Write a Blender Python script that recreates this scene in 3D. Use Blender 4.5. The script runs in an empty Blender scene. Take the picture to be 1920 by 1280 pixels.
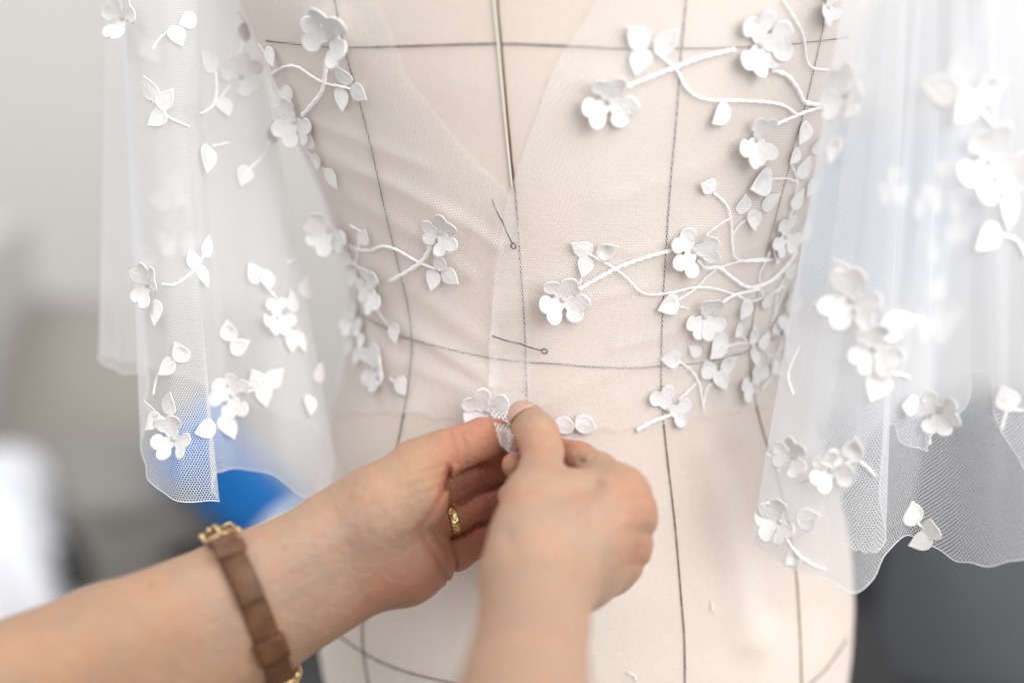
import bpy, bmesh, math, random
import numpy as np
from mathutils import Vector, Matrix
from mathutils.bvhtree import BVHTree
random.seed(7); rng = np.random.default_rng(7)
sc = bpy.context.scene
C = sc.collection

# ------------------------------------------------------------------ camera, light, exposure
PITCH, ROLL, FPX = math.radians(16.0), math.radians(2.6), 2667.0
FWD = Vector((0, math.cos(PITCH), -math.sin(PITCH)))
UP0 = Vector((0, math.sin(PITCH), math.cos(PITCH)))
RT0 = Vector((1, 0, 0))
RT = RT0 * math.cos(ROLL) + UP0 * math.sin(ROLL)
UP = UP0 * math.cos(ROLL) - RT0 * math.sin(ROLL)
D0 = 0.80                                   # axis of the dress form at the waist, metres from the lens
CAM = -(FWD * D0 + RT * (1065 - 960) / FPX * D0 - UP * (640 - 640) / FPX * D0)
FOCUS = 0.694

cam_d = bpy.data.cameras.new('camera'); cam = bpy.data.objects.new('camera', cam_d); C.objects.link(cam)
cam.matrix_world = Matrix(((RT.x, UP.x, -FWD.x, CAM.x), (RT.y, UP.y, -FWD.y, CAM.y), (RT.z, UP.z, -FWD.z, CAM.z), (0, 0, 0, 1)))
cam_d.sensor_width = 36.0; cam_d.lens = 50.0; cam_d.clip_start = 0.02; cam_d.clip_end = 100
cam_d.dof.use_dof = True; cam_d.dof.focus_distance = FOCUS; cam_d.dof.aperture_fstop = 1.6
sc.camera = cam

w = bpy.data.worlds.new('World'); sc.world = w; w.use_nodes = True
w.node_tree.nodes['Background'].inputs[0].default_value = (1.0, 0.985, 0.975, 1)
w.node_tree.nodes['Background'].inputs[1].default_value = 0.76

def area(name, loc, target, size, power, col):
    l = bpy.data.lights.new(name, 'AREA'); l.shape = 'RECTANGLE'; l.size, l.size_y = size; l.energy = power; l.color = col
    o = bpy.data.objects.new(name, l); C.objects.link(o); o.location = loc
    o.rotation_euler = (Vector(target) - Vector(loc)).to_track_quat('-Z', 'Y').to_euler(); return o
area('window_light', (1.40, -1.30, 1.20), (0.0, 0.0, 0.0), (2.0, 2.0), 64, (1.0, 0.985, 0.965))
area('background_fill', (-1.5, 0.2, 1.7), (-0.8, 1.8, -0.3), (1.4, 1.4), 30, (0.96, 0.98, 1.0))  # added fill lamp, out of view, brightens the wall and table

sc.view_settings.view_transform = 'Standard'; sc.view_settings.look = 'None'
sc.view_settings.exposure = 0.06; sc.view_settings.gamma = 1.0
sc.render.engine = 'CYCLES'
cy = sc.cycles
cy.use_denoising = True; cy.transparent_max_bounces = 48; cy.max_bounces = 10; cy.diffuse_bounces = 5; cy.transmission_bounces = 8
cy.sample_clamp_indirect = 6.0; cy.use_adaptive_sampling = True; cy.adaptive_threshold = 0.015

# ------------------------------------------------------------------ helpers
def P(px, py, d):
    """the point d metres in front of the lens plane on the line of sight through (px, py)"""
    return CAM + (FWD + RT * ((px - 960) / FPX) - UP * ((py - 640) / FPX)) * d
def ray(px, py):
    return (FWD + RT * ((px - 960) / FPX) - UP * ((py - 640) / FPX)).normalized()
_C, _F, _R, _U = (np.array(v) for v in (CAM, FWD, RT, UP))
def proj(pts):
    q = np.asarray(pts, float) - _C
    d = q @ _F
    return 960 + FPX * (q @ _R) / d, 640 - FPX * (q @ _U) / d, d

def link(name, me, mat=None, parent=None):
    o = bpy.data.objects.new(name, me); C.objects.link(o)
    if me is not None and mat is not None and not me.materials: me.materials.append(mat)
    if parent is not None: attach(o, parent)
    return o
def wm(o):
    m = o.matrix_basis.copy()
    return wm(o.parent) @ o.matrix_parent_inverse @ m if o.parent else m
def attach(o, parent):
    o.parent = parent; o.matrix_parent_inverse = wm(parent).inverted()
def tag(o, label=None, cat=None, group=None, kind=None):
    for k, v in (('label', label), ('category', cat), ('group', group), ('kind', kind)):
        if v: o[k] = v
    return o
def empty(name, loc, label, cat, group=None):
    o = bpy.data.objects.new(name, None); C.objects.link(o); o.location = loc; o.empty_display_size = 0.02
    return tag(o, label, cat, group)
def mesh(name, verts, faces, smooth=True, uvs=None):
    me = bpy.data.meshes.new(name)
    me.from_pydata([tuple(v) for v in verts], [], [tuple(int(i) for i in f) for f in faces])
    if smooth: me.polygons.foreach_set('use_smooth', [True] * len(me.polygons))
    if uvs is not None:
        uvl = me.uv_layers.new(name='UVMap')
        idx = np.empty(len(me.loops), np.int32); me.loops.foreach_get('vertex_index', idx)
        uvl.data.foreach_set('uv', np.asarray(uvs, np.float32)[idx].ravel())
    me.update(); return me
def grid_faces(nr, nc, closed=False):
    f = []
    for j in range(nr - 1):
        for i in range(nc if closed else nc - 1):
            a = j * nc + i; b = j * nc + (i + 1) % nc
            f.append((a, b, b + nc, a + nc))
    return f
def spline(pts, n, closed=False):
    """Catmull-Rom through pts (any dimension), n samples"""
    p = np.asarray(pts, float); m = len(p)
    if m < 3 and not closed:
        t = np.linspace(0, 1, n)[:, None]; return p[0] * (1 - t) + p[-1] * t
    seg = np.linalg.norm(np.diff(np.vstack([p, p[:1]]) if closed else p, axis=0)[:, :2], axis=1)
    cum = np.concatenate([[0], np.cumsum(seg)])
    s = np.linspace(0, cum[-1], n, endpoint=not closed)
    out = np.empty((n, p.shape[1]))
    for i, x in enumerate(s):
        k = min(max(np.searchsorted(cum, x, side='right') - 1, 0), len(seg) - 1)
        t = (x - cum[k]) / max(seg[k], 1e-9)
        if closed: a, b, c, d = p[(k - 1) % m], p[k % m], p[(k + 1) % m], p[(k + 2) % m]
        else: a, b, c, d = p[max(k - 1, 0)], p[k], p[min(k + 1, m - 1)], p[min(k + 2, m - 1)]
        out[i] = 0.5 * (2 * b + (c - a) * t + (2 * a - 5 * b + 4 * c - d) * t * t + (3 * b - a - 3 * c + d) * t ** 3)
    return out
def tube_data(pts, rad, sides=8, flat=1.0, ref=None):
    pts = [Vector(p) for p in pts]; n = len(pts); V, F = [], []
    rads = rad if hasattr(rad, '__len__') else [rad] * n
    u = None
    for i in range(n):
        t = (pts[min(i + 1, n - 1)] - pts[max(i - 1, 0)]).normalized()
        if ref is not None: u = Vector(ref)
        elif u is None: u = Vector((0, -1, 0)) if abs(t.y) < .9 else Vector((1, 0, 0))
        u = (u - t * u.dot(t)).normalized(); v = t.cross(u)
        for k in range(sides):
            a = 2 * math.pi * k / sides
            V.append(pts[i] + u * math.cos(a) * rads[i] * flat + v * math.sin(a) * rads[i])
    for i in range(n - 1):
        for k in range(sides):
            a = i * sides + k; b = i * sides + (k + 1) % sides
            F.append((a, b, b + sides, a + sides))
    F.append(tuple(range(sides))[::-1]); F.append(tuple(range((n - 1) * sides, n * sides)))
    return V, F
def rounded_box(size, bevel, seg=3, subdiv=0):
    bm = bmesh.new(); bmesh.ops.create_cube(bm, size=1)
    for v in bm.verts: v.co = Vector((v.co.x * size[0], v.co.y * size[1], v.co.z * size[2]))
    bmesh.ops.bevel(bm, geom=list(bm.edges), offset=bevel, segments=seg, profile=.5, affect='EDGES')
    me = bpy.data.meshes.new('b'); bm.to_mesh(me); bm.free()
    me.polygons.foreach_set('use_smooth', [True] * len(me.polygons)); return me
def box(name, size, bevel, mat, parent, loc, rot=(0, 0, 0)):
    o = bpy.data.objects.new(name, rounded_box(size, bevel)); C.objects.link(o); o.data.materials.append(mat)
    o.location = loc; o.rotation_euler = rot
    if parent is not None: attach(o, parent)
    return o

# ------------------------------------------------------------------ materials
def mat(name):
    m = bpy.data.materials.new(name); m.use_nodes = True
    return m, m.node_tree, m.node_tree.nodes['Principled BSDF']
def N(nt, kind, **kw):
    n = nt.nodes.new(kind)
    for k, v in kw.items():
        if k.startswith('i_'):
            key = k[2:]; key = int(key) if key.isdigit() else key
            n.inputs[key].default_value = v
        else: setattr(n, k, v)
    return n
def plain(name, col, rough=.6, metal=0., noise=0., nscale=30., bump=0., bscale=200., sheen=0.):
    m, nt, b = mat(name); L = nt.links.new
    b.inputs['Base Color'].default_value = (*col, 1); b.inputs['Roughness'].default_value = rough; b.inputs['Metallic'].default_value = metal
    b.inputs['Sheen Weight'].default_value = sheen
    tc = N(nt, 'ShaderNodeTexCoord')
    if noise:
        n = N(nt, 'ShaderNodeTexNoise', i_Scale=nscale, i_Detail=4.); L(tc.outputs['Object'], n.inputs['Vector'])
        r = N(nt, 'ShaderNodeMapRange', i_3=1 - noise, i_4=1 + noise); L(n.outputs[0], r.inputs[0])
        mx = N(nt, 'ShaderNodeMix', data_type='RGBA', blend_type='MULTIPLY'); mx.inputs[0].default_value = 1; mx.inputs[6].default_value = (*col, 1)
        L(r.outputs[0], mx.inputs[7]); L(mx.outputs[2], b.inputs['Base Color'])
    if bump:
        n2 = N(nt, 'ShaderNodeTexNoise', i_Scale=bscale, i_Detail=3.); L(tc.outputs['Object'], n2.inputs['Vector'])
        bp = N(nt, 'ShaderNodeBump', i_Strength=bump, i_Distance=.002); L(n2.outputs[0], bp.inputs['Height']); L(bp.outputs[0], b.inputs['Normal'])
    return m

def mat_linen():
    m, nt, b = mat('cream_linen'); L = nt.links.new
    tc = N(nt, 'ShaderNodeTexCoord')
    n = N(nt, 'ShaderNodeTexNoise', i_Scale=14., i_Detail=5.); L(tc.outputs['Object'], n.inputs['Vector'])
    n3 = N(nt, 'ShaderNodeTexNoise', i_Scale=420., i_Detail=2.); L(tc.outputs['Object'], n3.inputs['Vector'])
    r = N(nt, 'ShaderNodeValToRGB'); r.color_ramp.elements[0].position = .3; r.color_ramp.elements[1].position = .7
    r.color_ramp.elements[0].color = (.835, .735, .67, 1); r.color_ramp.elements[1].color = (.865, .78, .72, 1); L(n.outputs[0], r.inputs[0])
    r3 = N(nt, 'ShaderNodeMapRange', i_1=.35, i_2=.65, i_3=.98, i_4=1.015); L(n3.outputs[0], r3.inputs[0])
    mx = N(nt, 'ShaderNodeMix', data_type='RGBA', blend_type='MULTIPLY'); mx.inputs[0].default_value = 1
    L(r.outputs[0], mx.inputs[6]); L(r3.outputs[0], mx.inputs[7]); L(mx.outputs[2], b.inputs['Base Color'])
    b.inputs['Roughness'].default_value = .85; b.inputs['Specular IOR Level'].default_value = .25
    # twill weave: fine diagonal ribs, broken up
    uv = N(nt, 'ShaderNodeUVMap')
    sp = N(nt, 'ShaderNodeSeparateXYZ'); L(uv.outputs[0], sp.inputs[0])
    ad = N(nt, 'ShaderNodeMath', operation='MULTIPLY_ADD', i_1=.45); L(sp.outputs[0], ad.inputs[0]); L(sp.outputs[1], ad.inputs[2])
    k = N(nt, 'ShaderNodeMath', operation='MULTIPLY', i_1=2 * math.pi / .00085); L(ad.outputs[0], k.inputs[0])
    s = N(nt, 'ShaderNodeMath', operation='SINE'); L(k.outputs[0], s.inputs[0])
    k2 = N(nt, 'ShaderNodeMath', operation='MULTIPLY', i_1=2 * math.pi / .0006); L(sp.outputs[0], k2.inputs[0])
    s2 = N(nt, 'ShaderNodeMath', operation='SINE'); L(k2.outputs[0], s2.inputs[0])
    sm = N(nt, 'ShaderNodeMath', operation='MULTIPLY_ADD', i_1=.5); L(s2.outputs[0], sm.inputs[0]); L(s.outputs[0], sm.inputs[2])
    sm2 = N(nt, 'ShaderNodeMath', operation='MULTIPLY_ADD', i_1=1.2); L(n3.outputs[0], sm2.inputs[0]); L(sm.outputs[0], sm2.inputs[2])
    wv = N(nt, 'ShaderNodeMapRange', i_1=-1.5, i_2=1.5, i_3=.98, i_4=1.017); L(sm.outputs[0], wv.inputs[0])
    mw = N(nt, 'ShaderNodeMix', data_type='RGBA', blend_type='MULTIPLY'); mw.inputs[0].default_value = 1
    L(mx.outputs[2], mw.inputs[6]); L(wv.outputs[0], mw.inputs[7]); L(mw.outputs[2], b.inputs['Base Color'])
    bp = N(nt, 'ShaderNodeBump', i_Strength=.8, i_Distance=.00016); L(sm2.outputs[0], bp.inputs['Height']); L(bp.outputs[0], b.inputs['Normal'])
    return m

def mat_tulle(name, col, width, pitch=.00142, transl=.4):
    """hexagonal net: threads of a two-sided fabric, holes fully open"""
    m = bpy.data.materials.new(name); m.use_nodes = True; nt = m.node_tree; nt.nodes.clear(); L = nt.links.new
    uv = N(nt, 'ShaderNodeUVMap')
    sc_ = N(nt, 'ShaderNodeVectorMath', operation='SCALE'); sc_.inputs['Scale'].default_value = 1 / pitch; L(uv.outputs[0], sc_.inputs[0])
    # slight irregularity of the net
    nz = N(nt, 'ShaderNodeTexNoise', i_Scale=.35, i_Detail=2.); L(sc_.outputs[0], nz.inputs['Vector'])
    nzs = N(nt, 'ShaderNodeVectorMath', operation='SCALE'); nzs.inputs['Scale'].default_value = .55; L(nz.outputs['Color'], nzs.inputs[0])
    pa = N(nt, 'ShaderNodeVectorMath', operation='ADD'); L(sc_.outputs[0], pa.inputs[0]); L(nzs.outputs[0], pa.inputs[1])
    R3 = (1.0, math.sqrt(3), 1.0); H3 = (.5, math.sqrt(3) / 2, .5)
    def cell(shift):
        src = pa
        if shift:
            src = N(nt, 'ShaderNodeVectorMath', operation='SUBTRACT', i_1=H3); L(pa.outputs[0], src.inputs[0])
        md = N(nt, 'ShaderNodeVectorMath', operation='WRAP', i_1=R3, i_2=(0, 0, 0)); L(src.outputs[0], md.inputs[0])
        sb = N(nt, 'ShaderNodeVectorMath', operation='SUBTRACT', i_1=H3); L(md.outputs[0], sb.inputs[0])
        ab = N(nt, 'ShaderNodeVectorMath', operation='ABSOLUTE'); L(sb.outputs[0], ab.inputs[0])
        fl = N(nt, 'ShaderNodeVectorMath', operation='MULTIPLY', i_1=(1, 1, 0)); L(ab.outputs[0], fl.inputs[0])
        dt = N(nt, 'ShaderNodeVectorMath', operation='DOT_PRODUCT', i_1=(.5, math.sqrt(3) / 2, 0)); L(fl.outputs[0], dt.inputs[0])
        sx = N(nt, 'ShaderNodeSeparateXYZ'); L(fl.outputs[0], sx.inputs[0])
        mx = N(nt, 'ShaderNodeMath', operation='MAXIMUM'); L(dt.outputs['Value'], mx.inputs[0]); L(sx.outputs[0], mx.inputs[1])
        return mx
    a, b_ = cell(False), cell(True)
    mn = N(nt, 'ShaderNodeMath', operation='MINIMUM'); L(a.outputs[0], mn.inputs[0]); L(b_.outputs[0], mn.inputs[1])
    gt = N(nt, 'ShaderNodeMath', operation='GREATER_THAN', i_1=.5 - width); L(mn.outputs[0], gt.inputs[0])
    df = N(nt, 'ShaderNodeBsdfDiffuse', i_Color=(*col, 1)); tr = N(nt, 'ShaderNodeBsdfTranslucent', i_Color=(*col, 1))
    mxs = N(nt, 'ShaderNodeMixShader', i_0=transl); L(df.outputs[0], mxs.inputs[1]); L(tr.outputs[0], mxs.inputs[2])
    tp = N(nt, 'ShaderNodeBsdfTransparent'); mm = N(nt, 'ShaderNodeMixShader')
    L(gt.outputs[0], mm.inputs[0]); L(tp.outputs[0], mm.inputs[1]); L(mxs.outputs[0], mm.inputs[2])
    out = N(nt, 'ShaderNodeOutputMaterial'); L(mm.outputs[0], out.inputs[0])
    return m

def mat_thread(name, col, stripe=900., transl=.0, bump=.8):
    """satin-stitched white thread: fine parallel ribs along the local y axis"""
    m, nt, b = mat(name); L = nt.links.new
    tc = N(nt, 'ShaderNodeTexCoord')
    mp = N(nt, 'ShaderNodeMapping'); mp.inputs['Scale'].default_value = (1, .12, 1); L(tc.outputs['Object'], mp.inputs[0])
    n = N(nt, 'ShaderNodeTexNoise', i_Scale=stripe, i_Detail=2.); L(mp.outputs[0], n.inputs['Vector'])
    bp = N(nt, 'ShaderNodeBump', i_Strength=bump, i_Distance=.0006); L(n.outputs[0], bp.inputs['Height']); L(bp.outputs[0], b.inputs['Normal'])
    r = N(nt, 'ShaderNodeMapRange', i_1=.3, i_2=.7, i_3=.90, i_4=1.02); L(n.outputs[0], r.inputs[0])
    mx = N(nt, 'ShaderNodeMix', data_type='RGBA', blend_type='MULTIPLY'); mx.inputs[0].default_value = 1; mx.inputs[6].default_value = (*col, 1)
    L(r.outputs[0], mx.inputs[7]); L(mx.outputs[2], b.inputs['Base Color'])
    b.inputs['Roughness'].default_value = .7; b.inputs['Specular IOR Level'].default_value = .2
    b.inputs['Sheen Weight'].default_value = .15
    return m

def mat_skin():
    m, nt, b = mat('skin'); L = nt.links.new
    at = N(nt, 'ShaderNodeAttribute', attribute_name='tint')
    tc = N(nt, 'ShaderNodeTexCoord')
    n = N(nt, 'ShaderNodeTexNoise', i_Scale=55., i_Detail=6.); L(tc.outputs['Object'], n.inputs['Vector'])
    r = N(nt, 'ShaderNodeValToRGB'); e = r.color_ramp.elements; e[0].position, e[1].position = .3, .72
    e[0].color = (.90, .965, .98, 1); e[1].color = (1.07, 1.0, .97, 1); L(n.outputs[0], r.inputs[0])
    mx = N(nt, 'ShaderNodeMix', data_type='RGBA', blend_type='MULTIPLY'); mx.inputs[0].default_value = 1
    L(at.outputs['Color'], mx.inputs[6]); L(r.outputs[0], mx.inputs[7])
    nb_ = N(nt, 'ShaderNodeTexNoise', i_Scale=150., i_Detail=5., i_Roughness=.7); L(tc.outputs['Object'], nb_.inputs['Vector'])
    rb = N(nt, 'ShaderNodeValToRGB'); e = rb.color_ramp.elements; e[0].position, e[1].position = .32, .68
    e[0].color = (1.03, .93, .90, 1); e[1].color = (.99, 1.05, 1.06, 1); L(nb_.outputs[0], rb.inputs[0])
    mx2 = N(nt, 'ShaderNodeMix', data_type='RGBA', blend_type='MULTIPLY'); mx2.inputs[0].default_value = 1
    L(mx.outputs[2], mx2.inputs[6]); L(rb.outputs[0], mx2.inputs[7]); L(mx2.outputs[2], b.inputs['Base Color'])
    b.inputs['Roughness'].default_value = .48; b.inputs['Specular IOR Level'].default_value = .38
    b.inputs['Subsurface Weight'].default_value = .12; b.inputs['Subsurface Radius'].default_value = (1, .35, .18); b.inputs['Subsurface Scale'].default_value = .003
    # pores and fine cross-hatched skin lines
    v = N(nt, 'ShaderNodeTexVoronoi', i_Scale=900.); v.feature = 'DISTANCE_TO_EDGE'; L(tc.outputs['Object'], v.inputs['Vector'])
    n2 = N(nt, 'ShaderNodeTexNoise', i_Scale=260., i_Detail=4.); L(tc.outputs['Object'], n2.inputs['Vector'])
    ad = N(nt, 'ShaderNodeMath', operation='MULTIPLY_ADD', i_1=1.6); L(n2.outputs[0], ad.inputs[0]); L(v.outputs[0], ad.inputs[2])
    bp = N(nt, 'ShaderNodeBump', i_Strength=.7, i_Distance=.0009); L(ad.outputs[0], bp.inputs['Height']); L(bp.outputs[0], b.inputs['Normal'])
    return m

def mat_leather():
    m, nt, b = mat('brown_leather'); L = nt.links.new
    tc = N(nt, 'ShaderNodeTexCoord')
    n = N(nt, 'ShaderNodeTexNoise', i_Scale=120., i_Detail=6.); L(tc.outputs['Object'], n.inputs['Vector'])
    r = N(nt, 'ShaderNodeValToRGB'); e = r.color_ramp.elements; e[0].position, e[1].position = .3, .75
    e[0].color = (.075, .028, .010, 1); e[1].color = (.17, .070, .024, 1); L(n.outputs[0], r.inputs[0]); L(r.outputs[0], b.inputs['Base Color'])
    b.inputs['Roughness'].default_value = .55
    bp = N(nt, 'ShaderNodeBump', i_Strength=.4, i_Distance=.001); L(n.outputs[0], bp.inputs['Height']); L(bp.outputs[0], b.inputs['Normal'])
    return m

M_LINEN = mat_linen()
M_TULLE = mat_tulle('white_tulle', (.96, .945, .93), .092, transl=.22)
M_TULLE_S = mat_tulle('white_sleeve_tulle', (.86, .88, .915), .112, pitch=.00126, transl=.38)
M_TULLE_F = mat_tulle('fine_sleeve_tulle', (.90, .91, .93), .115, pitch=.0012, transl=.38)
M_PETAL = mat_thread('white_petal_thread', (.86, .855, .855), 26.)
M_LEAF = mat_thread('white_leaf_thread', (.86, .855, .85), 22.)
M_CORD = plain('white_cord', (.93, .92, .91), .75, bump=.12, bscale=1800)
M_HEM = plain('hem_thread', (.86, .88, .91), .8)
M_BROWN = plain('dark_brown_thread', (.115, .072, .050), .7)
M_OLIVE = plain('olive_thread', (.19, .14, .045), .7)
M_PIPING = plain('cream_piping', (.88, .81, .73), .8, bump=.05, bscale=1500)
M_SKIN = mat_skin(); M_LEATHER = mat_leather()
M_GOLD = plain('gold', (.74, .53, .27), .30, 1.0)
M_STEEL = plain('pin_steel', (.22, .21, .21), .3, 1.0)

# ------------------------------------------------------------------ setting: wall and floor of the room behind
wall = link('wall', mesh('wall', [(-4, 2.3, -1.3), (4, 2.3, -1.3), (4, 2.3, 2.4), (-4, 2.3, 2.4)], [(0, 1, 2, 3)], False),
            plain('wall_paint', (.66, .645, .62), .9, noise=.03, nscale=2, bump=.1, bscale=60)); tag(wall, kind='structure')
floor = link('floor', mesh('floor', [(-4, -3, -1.08), (4, -3, -1.08), (4, 2.3, -1.08), (-4, 2.3, -1.08)], [(0, 1, 2, 3)], False),
             plain('floor_vinyl', (.20, .19, .18), .6, noise=.08, nscale=6)); tag(floor, kind='structure')

# ------------------------------------------------------------------ dress form
EDGE_L = [(415, -150), (430, -70), (452, 0), (486, 78), (548, 228), (606, 350), (645, 470), (657, 545), (655, 610), (641, 690), (612, 800), (592, 910), (584, 1010), (590, 1120), (602, 1210), (620, 1290), (650, 1420)]
EDGE_R = [(1690, -150), (1662, -70), (1640, 0), (1612, 80), (1558, 220), (1520, 360), (1497, 470), (1486, 550), (1485, 620), (1496, 690), (1530, 795), (1570, 900), (1592, 1000), (1597, 1100), (1592, 1190), (1578, 1290), (1555, 1420)]
def on_axis(e):
    out = []
    for px, py in e:
        r = ray(px, py); t = -CAM.y / r.y; q = CAM + r * t; out.append((q.z, q.x))
    out.sort(); return np.array(out)
_l, _r = on_axis(EDGE_L), on_axis(EDGE_R)
ZS = np.linspace(max(_l[0, 0], _r[0, 0]), min(_l[-1, 0], _r[-1, 0]), 190)
def smooth(a, n=9):
    k = np.hanning(n + 2)[1:-1]; k /= k.sum(); return np.convolve(np.pad(a, n // 2, mode='edge'), k, 'valid')
XL, XR = smooth(np.interp(ZS, _l[:, 0], _l[:, 1])), smooth(np.interp(ZS, _r[:, 0], _r[:, 1]))
FCX, FA = (XL + XR) / 2, (XR - XL) / 2 * .992
FB = smooth(np.interp(ZS, [-.26, -.20, -.15, -.10, -.06, -.02, .02, .06, .10, .15, .20, .26],
                      [.118, .122, .123, .117, .106, .094, .090, .093, .099, .105, .107, .104]), 15)
NT = 256
TH = np.linspace(0, 2 * np.pi, NT, endpoint=False)
def form_pt(th, j):
    c, s = np.cos(th), np.sin(th); e = .93
    return FCX[j] + FA[j] * np.sign(c) * np.abs(c) ** e, -FB[j] * np.sign(s) * np.abs(s) ** e
def seg_dist(px, py, line):
    best = np.full(np.shape(px), 1e9)
    for (x0, y0), (x1, y1) in zip(line[:-1], line[1:]):
        dx, dy = x1 - x0, y1 - y0
        t = np.clip(((px - x0) * dx + (py - y0) * dy) / (dx * dx + dy * dy + 1e-9), 0, 1)
        best = np.minimum(best, np.hypot(px - x0 - t * dx, py - y0 - t * dy))
    return best
V = np.zeros((len(ZS), NT, 3)); UVF = np.zeros((len(ZS), NT, 2))
for j, z in enumerate(ZS):
    x, y = form_pt(TH, j); V[j, :, 0] = x; V[j, :, 1] = y; V[j, :, 2] = z
    UVF[j, :, 0] = TH * .12; UVF[j, :, 1] = z
px, py, _ = proj(V.reshape(-1, 3)); front = (V[..., 1].ravel() < 0)
bump = (.0030 * np.exp(-(seg_dist(px, py, [(1322, 850), (1352, 930), (1378, 1010), (1400, 1100), (1412, 1200)]) / 34) ** 2)
        - .0036 * np.exp(-(seg_dist(px, py, [(1372, 860), (1405, 950), (1428, 1040), (1440, 1140)]) / 36) ** 2)
        - .0022 * np.exp(-(seg_dist(px, py, [(985, 830), (985, 1000), (985, 1300)]) / 60) ** 2)
        + .0020 * np.exp(-(seg_dist(px, py, [(770, 780), (730, 860)]) / 40) ** 2)) * front
nrm = np.zeros_like(V); nrm[..., 0] = np.cos(TH)[None] ; nrm[..., 1] = -np.sin(TH)[None]
V += nrm * bump.reshape(len(ZS), NT, 1)
fv = V.reshape(-1, 3)
ff = grid_faces(len(ZS), NT, True)
nb = len(ZS) * NT
caps = [tuple(range(NT))[::-1], tuple(range(nb - NT, nb))]
form = empty('dress_form', (0, 0, float(ZS[0])), 'cream linen dress form with dark stitched seams, seen from behind at the waist', 'dress form')
body = link('body', mesh('body', fv, ff + caps, True, UVF.reshape(-1, 2)), M_LINEN, form)
BV = BVHTree.FromPolygons([Vector(v) for v in fv], ff)
def hit(bvh, px_, py_, layer=0):
    r = ray(px_, py_); o = CAM.copy()
    for k in range(layer + 1):
        loc, n, i, d = bvh.ray_cast(o, r)
        if loc is None: return None
        o = loc + r * .004
    if n.dot(r) > 0: n = -n
    return loc, n
def form_line(pts, step=3.0, off=.0004):
    L_ = np.linalg.norm(np.diff(np.asarray(pts, float), axis=0), axis=1).sum()
    out = []
    for x, y in spline(pts, max(int(L_ / step), 4)):
        h = hit(BV, x, y)
        if h: out.append((h[0] + h[1] * off, h[1]))
    return out
def stitches(pts, mat_, length=.0024, width=.00034):
    ln = form_line(pts, 2.0)
    V, F = [], []; acc = 0; pos = [ln[0]]
    p = [q[0] for q in ln]; cum = np.concatenate([[0], np.cumsum([(p[i + 1] - p[i]).length for i in range(len(p) - 1)])])
    arr = np.array([tuple(q[0]) + tuple(q[1]) for q in ln]); s = 0
    while s + length < cum[-1]:
        l_ = length * random.uniform(.85, 1.12)
        a, b = ([np.interp(x, cum, arr[:, k]) for k in range(6)] for x in (s, s + l_ * 1.06))
        A, B, n = Vector(a[:3]), Vector(b[:3]), Vector(a[3:]).normalized()
        t = (B - A); sd = t.cross(n).normalized() * width * .55
        w_ = width * random.uniform(.85, 1.15)
        pts_ = [A - sd - n * .0002, A.lerp(B, .25) - sd * .5 + n * .0002, A.lerp(B, .75) + sd * .5 + n * .0002, B + sd - n * .0002]
        v_, f_ = tube_data(pts_, [w_ * .5, w_, w_, w_ * .5], 5)
        k = len(V); V += v_; F += [tuple(i + k for i in f) for f in f_]
        s += l_
    o = link('seam_stitching', mesh('seam_stitching', V, F), mat_, form); o['kind'] = 'stuff'; return o
SEAMS = [
    ([(966, 352), (975, 480), (983, 600), (986, 680), (988, 765), (987, 900), (985, 1100), (985, 1300)], M_BROWN),
    ([(622, -60), (628, 0), (650, 100), (675, 190), (700, 290), (722, 390), (748, 500), (765, 570), (773, 640), (768, 710), (755, 790), (742, 850), (715, 960), (690, 1080), (680, 1170), (683, 1230), (695, 1300)], M_BROWN),
    ([(1290, -60), (1286, 0), (1275, 120), (1268, 220), (1258, 330), (1250, 440), (1244, 540), (1240, 640), (1240, 740), (1250, 850), (1265, 980), (1277, 1120), (1283, 1200), (1284, 1300)], M_BROWN),
    ([(1556, -40), (1540, 60), (1520, 150), (1490, 270), (1455, 400), (1430, 500), (1410, 600), (1405, 680), (1413, 740), (1430, 810), (1447, 860), (1470, 950), (1490, 1060), (1498, 1160), (1503, 1300)], M_OLIVE),
    ([(500, 76), (549, 82), (599, 87), (667, 89), (742, 87), (927, 82), (1055, 86), (1175, 92), (1280, 91), (1380, 89), (1470, 84), (1526, 78), (1590, 70)], M_BROWN),
    ([(668, 582), (690, 597), (728, 616), (759, 632), (842, 654), (924, 671), (983, 678), (1050, 682), (1120, 688), (1196, 689), (1238, 686), (1308, 680), (1354, 672), (1403, 657), (1440, 640), (1474, 616)], M_BROWN),
    ([(598, 1155), (618, 1176), (640, 1193), (700, 1232), (770, 1260), (860, 1280), (960, 1292)], M_BROWN),
    ([(1480, 1310), (1515, 1282), (1550, 1250), (1588, 1195)], M_BROWN)]
for pts, m_ in SEAMS: stitches(pts, m_)
CB = [(928, -90), (932, 0), (940, 90), (949, 190), (958, 285), (965, 352)]
ln = form_line(CB, 4.0, .0008)
pip = link('back_opening_piping', mesh('p', *tube_data([p - RT * .0012 - n * .0003 for p, n in ln], np.linspace(.0009, .0005, len(ln)), 8)), M_PIPING, form)
gap = link('back_opening_gap', mesh('g', *tube_data([p - n * .0003 for p, n in ln], np.linspace(.0009, .0006, len(ln)), 6)), M_BROWN, form)

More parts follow.
